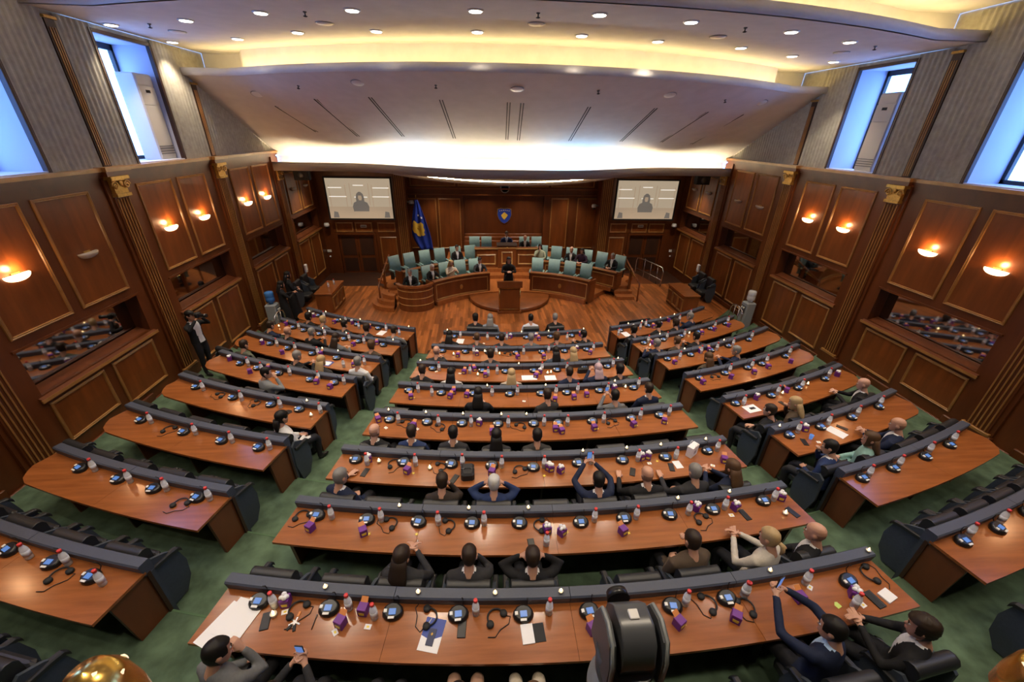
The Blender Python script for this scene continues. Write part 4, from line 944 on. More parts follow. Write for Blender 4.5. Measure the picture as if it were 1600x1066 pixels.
MB().lathe([(.0338, .045), (.0338, .115)], 12).build('label_band', 'bottle_label', bot); MB().lathe([(.019, .190), (.019, .216), (.016, .219), (.001, .219)], 12).build('cap', 'red_cap', bot)
def gift(white):
    t = thing('gift_box', 'purple gift box', 'box', 'purple gift boxes')
    MB().cbox(-.037, .037, -.037, .037, 0, .085, .003).build('carton', 'purple_card', t)
    MB().prism([(-.02, .0), (.02, 0), (.024, .03), (-.024, .03)], -.0385, -.037, 'xz').build('window', 'yellow_paper', t, Matrix.Translation((0, 0, .02)))
    if white:
        for k in range(4): MB().ball((.02*math.cos(k*1.7), .02*math.sin(k*1.7), .095+.008*(k % 2)), (.022, .018, .02), 7, 5).build('tissue', 'white_paper', t)
    else: MB().add([(-.03, .03, .086), (.03, .03, .086), (.028, .065, .11), (-.028, .065, .11)], [(0, 1, 2, 3)]).build('flap', 'orange_card', t)
    return t
gb, gw = gift(False), gift(True)
can = thing('tea_light', 'burning tea light', 'candle', 'tea lights')
MB().lathe([(.024, 0), (.026, .028), (.023, .028)], 12).build('tin', 'candle_tin', can); MB().lathe([(.001, .024), (.023, .025)], 12).build('wax', 'candle_wax', can); MB().lathe([(.003, .026), (.010, .038), (.007, .052), (.001, .066)], 8).build('flame', 'flame', can)
st = thing('star_sticker', 'small yellow paper star', 'paper star', 'yellow paper stars')
MB().prism(star(0, 0, .024, .024), 0, .003).build('paper', 'yellow_paper', st)
hp = thing('headset', 'black headphones with coiled cable', 'headphones', 'headsets')
MB().tube([(.075*math.cos(a), .075*math.sin(a), .018) for a in [D2R(-10+200*i/12) for i in range(13)]], .008, 6).build('band', 'black_matte', hp)
for s in (-1, 1): MB().lathe([(.001, 0), (.03, 0), (.034, .015), (.03, .032), (.001, .034)], 12, (s*.075, -.015, 0)).build('ear_cup', 'black_matte', hp)
MB().tube([(.075, -.03, .006), (.11, -.07, .006), (.06, -.11, .006), (-.03, -.10, .006), (-.10, -.12, .006), (-.15, -.08, .006)], .004, 5).build('cable', 'black_matte', hp)
ph = thing('phone', 'black smartphone', 'phone', 'phones on the desks')
MB().cbox(-.037, .037, -.077, .077, 0, .009, .003).build('case', 'black_matte', ph); MB().box(-.033, .033, -.072, .072, .009, .0095).build('glass', 'black_gloss', ph)
cd_ = thing('paper_card', 'small white card', 'card', 'white cards')
MB().box(-.027, .027, -.02, .02, 0, .004).build('card', 'white_paper', cd_); MB().box(-.01, .012, -.008, .008, .004, .0045).build('print', 'yellow_paper', cd_)
rr = random.Random(5)
KS = {'conference_unit': 1.2, 'water_bottle': 1.1, 'gift_box': 1.25, 'gift_box.001': 1.25, 'tea_light': 1.3, 'paper_card': 1.2}
for tab, proto, lb, m, jit in ((MIC, mic, 'black conference unit', .09, .15), (BOT, bot, 'clear red-capped water bottle', .05, 3), (BOX, gb, 'orange-flapped purple gift box', .05, .7),
        (BOXW, gw, 'tissue-topped purple gift box', .05, .7), (CAND, can, 'burning tea light', .04, 3), (STAR, st, 'yellow paper star', .03, 3), (HEAD, hp, 'black cabled headset', .12, 1.5), (PHONE, ph, 'black phone', .08, .5), (CARD, cd_, 'small white card', .04, .8)):
    for b, j, uv in each(tab):
        p, a = on_desk(uv, b, j, m); place(proto, p, 0, M=Matrix.Translation([float(q) for q in p]) @ Matrix.Rotation(a+rr.uniform(-jit, jit), 4, 'Z') @ Matrix.Scale(KS.get(proto.name, 1.12), 4), label='%s, %s' % (lb, at(b, j)))
for b, j, uv in each(CANR):
    p, a = on_rail(uv, b, j); place(can, p, rr.uniform(0, 6), 'rail tea light, %s' % at(b, j))
# single things
def single(name, label, cat, uv, b, j, rz=0.0, m=.08):
    p, a = on_desk(uv, b, j, m); return thing(name, label, cat, None, tuple(p), a+rz)
# large white sheets on the end of the eighth desk, over the edge
for k, (c, ang, w, h) in enumerate((((352, 980), -.45, .30, .42), ((374, 967), -.30, .30, .36))):
    p = pix(c[0], c[1], 'z', FZ(1)+DESK); t = thing('paper_sheet', ('large white sheet hanging over the end of the eighth-row central desk', 'white printed sheet lying on top of another at the eighth-row desk end')[k], 'paper', None, (p[0], p[1], FZ(1)+DESK+.002+.004*k), ang)
    MB().box(-w/2, w/2, -h/2, h/2, 0, .003).build('sheet', 'white_paper', t)
t = single('key_bunch', 'bunch of keys with black fobs and orange tag', 'keys', px('A', 690, 505), 'C', 1)
for k in range(5): MB().box(-.008, .008, 0, .06, .002*k, .002*k+.002).build('key', 'steel', t, Matrix.Rotation(k*1.1, 4, 'Z'))
for k in range(2): MB().cbox(-.014, .014, -.09, -.03, 0, .012, .003).build('fob', 'black_matte', t, Matrix.Rotation(-.5+k*.9, 4, 'Z'))
MB().cbox(-.012, .012, .05, .10, 0, .01, .003).build('tag', 'orange_card', t)
t = single('folder', 'blue and white presentation folder with navy booklet', 'folder', px('A', 1505, 580), 'C', 1, -.15, .12)
MB().box(-.10, .10, -.15, .15, 0, .004).build('cover', 'white_paper', t); MB().prism([(-.10, -.02), (0, -.05), (.10, -.0), (.10, .15), (-.10, .15)], .004, .005).build('blue_print', 'blue_card', t)
bk_ = MB().box(-.035, .035, -.10, .05, .005, .014).build('booklet', 'navy_card', t); MB().ball((0, .0, .014), (.012, .016, .002), 8, 5).build('booklet_crest', 'gold', bk_)
MB().tube([(-.08, .04, .009), (-.05, .14, .009)], .004, 6).build('pen', 'white_plastic', t)
t = single('notebook', 'open notebook with white pages and black cover', 'notebook', px('B', 935, 600), 'C', 1, .1, .12)
MB().cbox(-.12, 0, -.09, .09, 0, .012, .002).build('page_block', 'white_paper', t); MB().box(0.0, .11, -.085, .085, 0, .006).build('cover', 'black_matte', t)
t = single('notebook', 'closed black notebook on the eighth-row central desk', 'notebook', px('D', 768, 560), 'C', 1, .1, .10)
MB().cbox(-.05, .05, -.09, .09, 0, .015, .002).build('cover', 'black_matte', t); MB().box(.03, .034, -.09, .09, .015, .016).build('band', 'camera_grey', t)
t = single('note_block', 'thick white note block at the eighth-row central desk end', 'paper', px('D', 838, 540), 'C', 1, .2, .08)
MB().cbox(-.075, .075, -.06, .06, 0, .02, .002).build('block', 'white_paper', t)
t = single('paper_note', 'crumpled light green note on the eighth-row central desk', 'note', px('D', 565, 592), 'C', 1, .4, .05)
MB().add([(-.03, -.02, 0), (.02, -.03, .008), (.035, .02, .002), (0, .035, .012), (-.03, .02, .004)], [(0, 1, 2, 3, 4)]).build('note', 'green_paper', t)
t = single('carry_bag', 'black zipped carry bag on the sixth-row central desk', 'bag', px('E', 1120, 230), 'C', 3, .1, .12)
MB().cbox(-.10, .10, -.13, .13, 0, .13, .03).build('body', 'black_matte', t); MB().tube([(-.05, -.02, .13), (-.04, -.02, .155), (.04, -.02, .155), (.05, -.02, .13)], .006, 6).build('handle', 'black_matte', t)
MB().box(-.101, .101, -.005, .005, .118, .132).build('zip', 'camera_grey', t)
t = single('paper_bag', 'white paper gift bag with handles on the sixth-row central desk', 'bag', px('G', 890, 110), 'C', 3, .5, .10)
MB().cbox(-.10, .10, -.05, .05, 0, .20, .004).build('bag', 'white_paper', t)
for s in (-1, 1): MB().tube([(-.04, s*.048, .20), (-.03, s*.048, .25), (.03, s*.048, .25), (.04, s*.048, .20)], .003, 5).build('handle', 'white_paper', t)
MB().box(-.03, .03, -.052, -.05, .06, .12).build('print', 'camera_light', t)
def sheet(label, uv, b, j, w=.21, h=.29, m='white_paper', rz=0.0):
    t = single('paper_sheet', label+' on '+at(b, j), 'paper', uv, b, j, rz, .12); MB().box(-w/2, w/2, -h/2, h/2, 0, .003).build('sheet', m, t); return t
sheet('white sheet', px('J', 793, 355), 'C', 8); sheet('white sheet', px('Q', 180, 388), 'R', 8); sheet('white sheet', px('M', 1345, 322), 'L', 8); sheet('white sheet', px('S', 663, 370), 'R', 3, rz=.2); sheet('two-page white sheet', px('K', 180, 735), 'C', 6, .36, .2)
sheet('creased white sheet', px('K', 400, 738), 'C', 6, .26, .2); sheet('torn cream sheet', px('G', 815, 172), 'C', 3, .12, .16)
t = sheet('white tablet sheet with black phone', px('S', 238, 252), 'R', 4, .30, .22); MB().cbox(-.04, .08, -.03, .03, .003, .012, .002).build('phone', 'black_gloss', t)
t = sheet('blue bordered folder', px('M', 1000, 512), 'L', 6, .30, .22, 'blue_card'); MB().box(-.11, .11, -.08, .08, .003, .005).build('page', 'white_paper', t)
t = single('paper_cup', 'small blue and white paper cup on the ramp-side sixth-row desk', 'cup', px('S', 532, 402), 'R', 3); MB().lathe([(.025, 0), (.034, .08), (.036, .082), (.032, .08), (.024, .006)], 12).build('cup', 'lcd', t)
for uv, j, lb in ((px('E', 825, 640), 2, 'white pen on the seventh-row central desk'), (px('A', 805, 505), 1, 'slim black pen on the eighth-row central desk')):
    t = single('pen', lb, 'pen', uv, 'C', j, .1); MB().tube([(0, -.07, .006), (0, .07, .006)], .005, 6).build('barrel', 'white_plastic' if j == 2 else 'black_matte', t); MB().tube([(.006, .03, .008), (.006, .07, .008)], .002, 4).build('clip', 'steel', t)
t = single('handbag', 'dark handbag on the third-row central desk', 'bag', px('K', 735, 680), 'C', 6, 0, .1); MB().cbox(-.13, .13, -.05, .05, 0, .14, .03).build('body', 'black_matte', t)
MB().tube([(-.06, 0, .13), (-.04, 0, .2), (.04, 0, .2), (.06, 0, .13)], .006, 6).build('handle', 'black_matte', t)
for k in range(2): place(bot, (-7.05+.12*k, 15.25+.3*k, .79), 0, 'clear water bottle on the flag-side side counter', 'bottles on the side counter')
# ================================================================== people
def rot_to(y, up=(0, 0, 1)):
    y = np.array(y, float); y /= np.linalg.norm(y); up = np.array(up, float); x = np.cross(y, up)
    if np.linalg.norm(x) < 1e-3: x = np.array([1., 0, 0])
    x /= np.linalg.norm(x); z = np.cross(x, y); return np.array([x, y, z]).T
def temp(b, voxel, smooth=4):
    me = b.mesh('temp', 'shoe'); o = bpy.data.objects.new('temp', me); COL.objects.link(o)
    m = o.modifiers.new('r', 'REMESH'); m.mode = 'VOXEL'; m.voxel_size = voxel; m.use_smooth_shade = True
    if smooth: s = o.modifiers.new('s', 'SMOOTH'); s.factor = .5; s.iterations = smooth
    return o
def grab(o, dg):
    me = o.evaluated_get(dg).to_mesh(); v = np.empty(len(me.vertices)*3); me.vertices.foreach_get('co', v)
    f = [tuple(p.vertices) for p in me.polygons]; o.evaluated_get(dg).to_mesh_clear(); return v.reshape(-1, 3), f
HEADR = [(-.118, .022, .072, .030), (-.108, .040, .084, .0), (-.085, .053, .090, -.045), (-.05, .062, .090, -.078), (-.01, .069, .088, -.096), (.03, .073, .089, -.103), (.07, .070, .080, -.098), (.098, .055, .058, -.078), (.114, .032, .028, -.045), (.119, .008, .0, -.012)]
def head_pt(z, az, k=1.0):
    zs = [h[0] for h in HEADR]; i = min(max(sum(1 for q in zs if q <= z)-1, 0), len(zs)-2); f = min(max((z-zs[i])/(zs[i+1]-zs[i]), 0), 1)
    w, yf, yb = (HEADR[i][q]+(HEADR[i+1][q]-HEADR[i][q])*f for q in (1, 2, 3))
    c = (yf+yb)/2; r = (yf-yb)/2
    return (math.sin(az)*w*k, c+math.cos(az)*r*k, z*k)
hb = MB().rings([[head_pt(h[0], 2*math.pi*i/20) for i in range(20)] for h in HEADR], True)
hb.ball((0, .094, -.018), (.013, .017, .020), 8, 6); hb.ball((0, .092, -.062), (.024, .006, .012), 8, 6)
for s in (-1, 1): hb.ball((s*.074, -.008, -.008), (.012, .020, .030), 8, 6)
hb.tube([(0, -.012, -.06), (0, -.03, -.13), (0, -.045, -.21)], [.052, .050, .058], 12)
def hand_mb(curl):
    b = MB().rings([[(w*math.cos(t), y, .013*math.sin(t)*q) for t in [2*math.pi*i/10 for i in range(10)]] for y, w, q in ((-.03, .026, 1.5), (0, .028, 1.35), (.03, .038, 1.2), (.07, .042, 1.05), (.092, .038, .8))], True)
    for x, L in ((-.031, .060), (-.0105, .072), (.0105, .078), (.031, .070)):
        p = np.array([x, .085, 0.]); P = [p]; an = 0
        for k, f in enumerate((.45, .32, .27)): an += curl*(.7 if k == 0 else 1); p = p+np.array([x*.06, math.cos(an), -math.sin(an)])*L*f; P.append(p)
        b.tube(P, [.0092, .0088, .008, .0065], 8)
    b.tube([(.026, .02, -.004), (.050, .045, -.014), (.056, .072, -.024), (.050, .095, -.03)], [.012, .0105, .009, .007], 8)
    return b
tmp = [temp(hb, .0085, 3), temp(hand_mb(.28), .0058, 2), temp(hand_mb(.75), .0058, 2)]
# pose: elbow and wrist of the x<0 arm, then of the x>0 arm, hand curl, lean forward (deg)
POSES = {'lap': ((-.25, .04, .70), (-.06, .25, .64), (.25, .04, .70), (.06, .25, .64), 1, 0),
 'desk': ((-.27, .15, .76), (-.10, .36, .79), (.27, .15, .76), (.10, .36, .79), 0, 6),
 'phone': ((-.24, .16, .80), (-.06, .36, .98), (.24, .16, .80), (.06, .36, .98), 1, 2),
 'clap': ((-.26, .14, .76), (-.05, .36, .86), (.26, .14, .76), (.05, .36, .86), 0, 3),
 'nape': ((-.34, .10, .98), (-.12, .06, 1.16), (.34, .10, .98), (.12, .06, 1.16), 1, 4),
 'chin': ((-.25, .06, .70), (-.05, .25, .66), (.22, .20, .80), (.06, .16, 1.04), 1, 6),
 'raise': ((-.27, .26, .98), (-.07, .46, 1.12), (.27, .26, .98), (.07, .46, 1.12), 1, 4),
 'armout': ((-.30, .16, .78), (-.22, .40, .82), (.26, .04, .70), (.05, .24, .65), 0, 4),
 'hang': ((-.25, -.02, .70), (-.24, .06, .46), (.25, -.02, .70), (.24, .06, .46), 0, 0),
 'hold': ((-.24, .04, .70), (-.04, .20, .66), (.24, .04, .70), (.04, .20, .70), 1, 0),
 'shoot': ((-.28, .16, .90), (-.09, .20, 1.13), (.30, .14, .92), (.09, .20, 1.13), 1, 0)}
def body_mb(pose, stand, girth, skirt):
    g = girth; dz = .45 if stand else 0; b = MB(); T = []
    for z, rx, ry, y in ((.44, .15, .11, 0), (.50, .185*g, .135*g, -.01), (.60, .172*g, .125*g, -.015), (.70, .165*g, .118*g, -.02), (.82, .180*g, .125*g, -.02), (.92, .200*g, .118*g, -.025), (.985, .185*g, .095*g, -.03), (1.025, .11, .075, -.035), (1.05, .070, .062, -.04)):
        T.append([(rx*math.cos(t), y+ry*math.sin(t), z+dz) for t in [2*math.pi*i/18 for i in range(18)]])
    b.rings(T, True)
    eL, wL, eR, wR, _, _ = POSES[pose]
    for s, e, w in ((-1, eL, wL), (1, eR, wR)):
        sh = np.array([s*.172*g, -.025, .955]); e = np.array(e); w = np.array(w); o = np.array([0, 0, dz])
        b.tube([o+sh, o+sh*.5+e*.5+np.array([s*.01, -.01, 0]), o+e, o+e*.5+w*.5, o+w], [.068*g, .058*g, .050, .044, .037], 10)
    if stand:
        for s in (-1, 1): b.tube([(s*.085, 0, .93), (s*.095, .01, .70), (s*.10, .0, .50), (s*.10, -.02, .28), (s*.10, -.02, .08)], [.098, .086, .064, .056, .045], 10); b.ball((s*.105, .05, .045), (.045, .125, .045), 10, 6)
        if skirt: b.rings([[(rx*math.cos(t), ry*math.sin(t), z) for t in [2*math.pi*i/16 for i in range(16)]] for z, rx, ry in ((.10, .27, .24), (.5, .22, .18), (.95, .19, .14))], True)
    else:
        for s in (-1, 1): b.tube([(s*.09, .0, .53), (s*.10, .22, .545), (s*.11, .43, .53), (s*.11, .46, .46), (s*.11, .44, .28), (s*.11, .42, .07)], [.095, .086, .068, .064, .056, .045], 10); b.ball((s*.115, .49, .045), (.044, .125, .045), 10, 6)
    return b
PEOPLE = []
def person(label, hair, hcol, top, pose='lap', where=None, yaw=0, lean=None, hyaw=0, hpitch=-8, shirt=None, legs=(.018, .018, .022), skin=0, girth=1.0, stand=False, skirt=False, scale=1.0, phone=False):
    PEOPLE.append(dict(locals()))
SK = [(.50, .27, .18), (.42, .21, .135), (.56, .32, .23)]
skinm = [mat('skin_%d' % i, c, .55, noise=.05, nscale=30) for i, c in enumerate(SK)]
BLK, NAVY, CHAR, GREY, BRN, WHT, BEI, BLUE = (.012, .012, .014), (.012, .018, .045), (.028, .028, .032), (.13, .135, .14), (.075, .052, .035), (.62, .62, .62), (.50, .44, .35), (.02, .035, .10)
HB, HD, HG, HW, HBL, HBR = (.010, .008, .007), (.028, .017, .011), (.20, .19, .18), (.50, .49, .47), (.40, .28, .14), (.085, .045, .022)
def seat_at(uv, b, j, back=0.0):
    """head pixel -> seat position on row j"""
    z = max(FZ(j), 0); R, a = polar(pix(uv[0], uv[1], 'z', z+1.20)); Rn = RR(j)
    if j <= 8:
        a0, a1 = (D2R(x) for x in ENDS[b][j-1]); a = min(max(a, a0+.1/R), a1-.1/R)
        R = min(max(R, Rn+.84), Rn+1.0)+back
        aa = SEATS[(b, j)]
        if aa:
            i = min(range(len(aa)), key=lambda q: abs(aa[q]-a)); aa[i] = a; OCC.add((b, j, round(a, 5)))
            SEATS[(b, j)] = [q for k, q in enumerate(aa) if k == i or abs(q-a)*R > .60]
    else: R = Rn+.9; SEATS.setdefault((b, j), []).append(a)
    return arc(R-.04, a, z), a
def P_(c, x, y, b, j, hair, hcol, top, desc, pose='lap', back=0.0, **k):
    where = seat_at(px(c, x, y), b, j, back)
    place_ = at(b, j) if j <= 8 else 'chair in front of first-row central desk'
    person('person %s, %s' % (desc, place_), hair, hcol, top, pose, where, **k)
C_ = 'C'
P_('A', 150, 775, C_, 1, 'short', HB, GREY, 'with dark hair in grey jacket', 'chin', yaw=-12, hyaw=-25)
P_('A', 560, 905, C_, 1, 'short', HB, CHAR, 'in charcoal suit holding phone', 'phone', back=.14, phone=True)
P_('A', 1110, 930, C_, 1, 'short', HD, NAVY, 'in navy suit, hands together', 'hold', back=.14)
P_('B', 470, 930, C_, 1, 'long', HB, BLK, 'with long dark hair in black', 'lap', back=.14, legs=(.40, .24, .17))
P_('B', 930, 930, C_, 1, 'long', HBR, BRN, 'in brown top and beige trousers', 'hold', back=.14, legs=BEI)
P_('D', 500, 660, C_, 1, 'short', HB, NAVY, 'in dark suit photographing with raised arms', 'raise', yaw=18, hyaw=12, shirt=(.35, .5, .7), phone=True)
P_('D', 1100, 760, C_, 1, 'thick', HD, BLK, 'with thick dark hair in black suit', 'clap', yaw=32, hyaw=5, shirt=WHT)
P_('B', 80, 225, C_, 2, 'long', HD, CHAR, 'with brown hair in charcoal jacket', 'clap', hyaw=-15)
P_('B', 525, 190, C_, 2, 'short', HD, CHAR, 'with short brown hair in charcoal suit', 'chin', shirt=WHT, girth=1.06)
P_('B', 935, 190, C_, 2, 'short', HD, BLK, 'in black suit with hands at head', 'nape', shirt=WHT)
P_('P', 770, 235, C_, 2, 'short', HD, BRN, 'with short hair in brown tweed jacket', 'chin', yaw=5, girth=1.1)
P_('P', 1275, 225, C_, 2, 'tail', HBL, (.50, .46, .40), 'with blonde ponytail in cream jumper', 'clap', yaw=15, hyaw=10)
P_('D', 475, 215, C_, 2, 'bald', HD, BLK, 'with bald crown in black suit', 'hold', yaw=32, shirt=WHT)
P_('E', 345, 285, C_, 3, 'short', HG, NAVY, 'with grey hair in navy suit', 'armout', yaw=-12, hyaw=-10, shirt=WHT)
P_('E', 960, 310, C_, 3, 'short', HD, (.035, .026, .022), 'with dark hair in dark brown jacket', 'chin')
P_('E', 1270, 335, C_, 3, 'short', HW, BLUE, 'with white hair in blue suit', 'nape')
P_('G', 370, 300, C_, 3, 'short', HB, NAVY, 'with black hair in navy suit, hands raised', 'raise', shirt=WHT, phone=True)
P_('G', 655, 258, C_, 3, 'bald', HD, BLK, 'with receding dark hair in black suit', 'armout', shirt=WHT, girth=1.1)
P_('G', 950, 252, C_, 3, 'short', HG, CHAR, 'with cropped grey hair in charcoal suit', 'armout', yaw=8, hyaw=-10, girth=1.06)
P_('G', 1190, 245, C_, 3, 'long', HBR, NAVY, 'with long light brown hair in navy', 'clap', yaw=14)
P_('H', 245, 440, C_, 4, 'bald', HG, BLK, 'with bald pink head in black suit', 'lap', hyaw=-8, shirt=WHT, skin=2)
P_('H', 580, 442, C_, 4, 'short', HD, BLUE, 'with cropped brown hair in blue suit', 'lap', shirt=WHT)
P_('H', 955, 452, C_, 4, 'short', HB, CHAR, 'with short black hair in charcoal suit', 'lap', shirt=WHT)
P_('H', 1345, 505, C_, 4, 'long', HB, CHAR, 'with long black hair in charcoal jacket', 'lap')
P_('I', 215, 455, C_, 4, 'short', HB, (.035, .033, .032), 'with black hair in dark grey suit', 'lap')
P_('H', 1185, 75, C_, 5, 'long', HB, BLK, 'with long black hair in black', 'desk')
P_('I', 308, 115, C_, 5, 'short', HD, (.03, .028, .027), 'with short hair in dark suit, hand raised', 'chin', yaw=10)
P_('I', 888, 140, C_, 5, 'short', HB, GREY, 'with black hair in grey suit holding phone', 'phone', phone=True)
P_('I', 1140, 35, C_, 5, 'short', HD, NAVY, 'with dark hair in navy suit', 'lap', shirt=WHT)
P_('J', 385, 672, C_, 6, 'short', HD, BLK, 'with cropped hair in black suit', 'armout')
P_('J', 685, 725, C_, 6, 'long', HB, WHT, 'with black hair in white top', 'lap')
P_('J', 1330, 755, C_, 6, 'long', HBL, BEI, 'with blonde hair in beige', 'lap')
P_('K', 605, 685, C_, 6, 'short', HD, NAVY, 'with dark hair in navy suit', 'lap')
P_('K', 910, 660, C_, 6, 'scarf', (.42, .30, .33), NAVY, 'in pale pink headscarf and navy dress', 'phone')
P_('K', 1135, 660, C_, 6, 'thick', HB, BLK, 'with thick black hair in black', 'lap')
P_('J', 530, 485, C_, 7, 'bald', HD, CHAR, 'with receding hair in charcoal suit, clapping', 'clap')
P_('J', 1105, 525, C_, 7, 'thick', HD, CHAR, 'with thick brown hair in charcoal', 'lap')
P_('K', 470, 490, C_, 7, 'long', HB, (.05, .07, .10), 'with black hair in patterned blue', 'desk')
P_('K', 660, 505, C_, 7, 'long', HBL, BRN, 'with blonde hair in brown', 'lap')
P_('J', 660, 330, C_, 8, 'long', HB, BLK, 'with long black hair in black', 'desk')
P_('J', 955, 365, C_, 8, 'short', HBR, BRN, 'with reddish brown hair in brown', 'lap')
P_('J', 1225, 365, C_, 8, 'short', HD, CHAR, 'with dark cropped hair in charcoal', 'lap')
P_('J', 1545, 362, C_, 8, 'short', HG, GREY, 'with greying hair in grey', 'lap')
P_('K', 485, 345, C_, 8, 'thick', HBR, BRN, 'with auburn hair in dark brown', 'lap')
P_('K', 765, 298, C_, 8, 'short', HB, BLK, 'with black hair in black suit, clapping', 'clap', yaw=25)
P_('J', 920, 215, C_, 9, 'thick', HB, BLK, 'with black hair in black', 'lap')
P_('J', 1095, 190, C_, 9, 'long', HG, (.30, .33, .40), 'with grey hair in pale blue shirt', 'lap')
P_('J', 1550, 180, C_, 9, 'short', HB, (.62, .64, .70), 'with black hair in white shirt', 'lap')
P_('K', 490, 170, C_, 9, 'short', HG, BLK, 'with grey hair in black jacket', 'lap')
for x, y, hs, hc, tp, ds in ((850, 235, 'thick', HB, BLK, 'with black hair in black'), (965, 245, 'short', HBL, GREY, 'with fair hair in grey'), (1095, 275, 'short', HB, CHAR, 'with dark hair in charcoal'), (1235, 300, 'thick', HD, CHAR, 'with brown hair in charcoal jacket')): P_('M', x, y, 'L', 8, hs, hc, tp, ds)
P_('M', 1400, 322, 'L', 8, 'short', HD, GREY, 'with dark hair in grey suit', 'desk', legs=(.10, .10, .10))
P_('M', 625, 282, 'L', 7, 'short', HD, NAVY, 'with brown hair in navy suit', 'desk'); P_('M', 745, 315, 'L', 7, 'bald', HD, BLK, 'with receding hair in black suit'); P_('M', 900, 320, 'L', 7, 'short', HG, BLK, 'with grey hair in black suit', 'clap')
P_('M', 1040, 362, 'L', 7, 'long', HD, GREY, 'with long dark hair in grey', 'desk'); P_('M', 1275, 402, 'L', 7, 'thick', HBR, BRN, 'with brown hair in brown jacket')
P_('M', 445, 412, 'L', 6, 'short', HD, (.10, .11, .08), 'with dark hair in olive jacket'); P_('M', 770, 490, 'L', 6, 'short', HG, BLK, 'with greying hair in black suit, clapping', 'clap', yaw=-10); P_('M', 925, 525, 'L', 6, 'long', HBL, CHAR, 'with blonde hair in charcoal', 'lap')
P_('M', 1340, 500, 'L', 6, 'short', HG, WHT, 'with grey hair in white shirt', 'lap')
P_('M', 612, 570, 'L', 5, 'short', HB, (.20, .21, .21), 'in grey jumper holding phone to mouth', 'chin', hyaw=-35, yaw=-15)
P_('N', 1165, 400, 'L', 4, 'cap', HB, WHT, 'in black cap and white jacket', 'lap', yaw=-20)
for x, y, hs, hc, ds in ((262, 372, 'thick', HB, 'with black hair in black'), (425, 322, 'short', HB, 'with cropped black hair in black'), (565, 312, 'thick', HD, 'with brown hair in black')): P_('Q', x, y, 'R', 8, hs, hc, BLK, ds)
P_('Q', 668, 262, 'R', 8, 'short', HG, NAVY, 'with grey hair in navy suit', 'clap', hyaw=20)
P_('Q', 425, 465, 'R', 7, 'short', HG, NAVY, 'with grey hair in navy suit', 'clap', hyaw=15); P_('Q', 585, 452, 'R', 7, 'short', HBR, BRN, 'with brown hair in brown'); P_('Q', 722, 415, 'R', 7, 'short', HB, BLK, 'with black hair in black suit', 'clap')
P_('Q', 820, 578, 'R', 6, 'long', HBR, BRN, 'with long brown hair in brown'); P_('Q', 1030, 525, 'R', 6, 'short', HG, NAVY, 'with grey hair in navy suit', 'clap', yaw=15, hyaw=15)
P_('S', 335, 268, 'R', 4, 'short', HD, BLK, 'with dark hair in black suit', 'hold', yaw=15, hyaw=15); P_('S', 510, 252, 'R', 4, 'long', HBL, BRN, 'with long blonde hair in brown', 'chin', yaw=15, hyaw=20)
P_('S', 830, 140, 'R', 4, 'bald', HG, BLK, 'with bald head in black suit, hands out', 'clap', yaw=25, shirt=WHT, skin=2)
P_('S', 625, 492, 'R', 3, 'short', HB, BLUE, 'in blue suit, hand to face', 'chin', yaw=15, hyaw=15, shirt=WHT); P_('S', 850, 412, 'R', 3, 'long', HBR, (.22, .38, .35), 'with long brown hair in mint jacket', 'lap', yaw=30, hyaw=15)
P_('S', 1000, 345, 'R', 3, 'bald', HD, NAVY, 'with shaved head in dark navy suit', 'clap', yaw=20, shirt=WHT, girth=1.1)
# podium people
def on_pod(c, x, y, R, z):
    ox, oy, sc = {'V': (580, 360, 7.273), 'W': (780, 360, 7.273), 'X': (720, 340, 11.43)}[c]; d = pray(ox+x/sc, oy+y/sc); o = CAM[:2]-np.array(PC)
    A = d[:2]@d[:2]; B = 2*o@d[:2]; q = o@o-R*R; p = CAM+d*((-B+math.sqrt(B*B-4*A*q))/(2*A)); a = pang(p[0], p[1]); return parc(R-.05, a, z), math.pi-a
for c, x, y, R, z, hs, hc, tp, ds, po in (('V', 670, 400, 5.1, .18, 'short', HW, BLK, 'with white hair in black suit at front podium desk', 'desk'), ('V', 895, 390, 5.1, .18, 'long', HBL, BEI, 'with blonde hair in beige at front podium desk', 'phone'),
    ('V', 1225, 365, 5.1, .18, 'short', HB, CHAR, 'with dark hair in charcoal suit at front podium desk', 'desk'), ('V', 970, 225, 6.7, .34, 'short', HB, BLK, 'in black suit and white shirt at rear podium desk', 'lap'),
    ('W', 465, 245, 6.7, .34, 'long', HB, (.36, .40, .30), 'in pale green jacket, hand to face, rear podium desk', 'chin'), ('W', 825, 265, 6.7, .34, 'bald', HG, BLK, 'with bald head in black suit at rear podium desk', 'desk'),
    ('W', 945, 305, 6.7, .34, 'long', HB, (.03, .012, .03), 'with black hair in plum jacket at rear podium desk', 'desk'), ('W', 1300, 330, 6.7, .34, 'short', HG, BLK, 'with grey hair in black suit by podium stairs', 'desk')):
    w = on_pod(c, x, y, R, z); person('person '+ds, hs, hc, tp, po, w, shirt=None if 'jacket' in ds or 'beige' in ds else WHT)
person('person with grey hair and glasses behind the rounded corner desk', 'short', HG, BLK, 'desk', ((-3.92, 15.25, .18), math.pi), shirt=WHT)
person('person in blue suit presiding at the raised centre lectern', 'short', HD, BLUE, 'desk', ((.02, 19.35, .72), math.pi), shirt=WHT, girth=1.1)
person('person with reddish face in black suit beside the presiding person', 'bald', HG, BLK, 'desk', ((.92, 19.5, .50), math.pi), shirt=WHT, skin=2)
person('person with long dark hair in black speaking at the lectern', 'long', HB, BLK, 'clap', ((-.14, 15.35, .15), math.pi), stand=True, skirt=True)
pg = pix(323, 584, 'z', FZ(5)); person('photographer person in black jacket and white shirt by flag-side wall', 'cap', HB, BLK, 'shoot', ((pg[0]+.12, pg[1], floor_at(pg[0], pg[1])), -1.75), stand=True, shirt=WHT, hpitch=5)
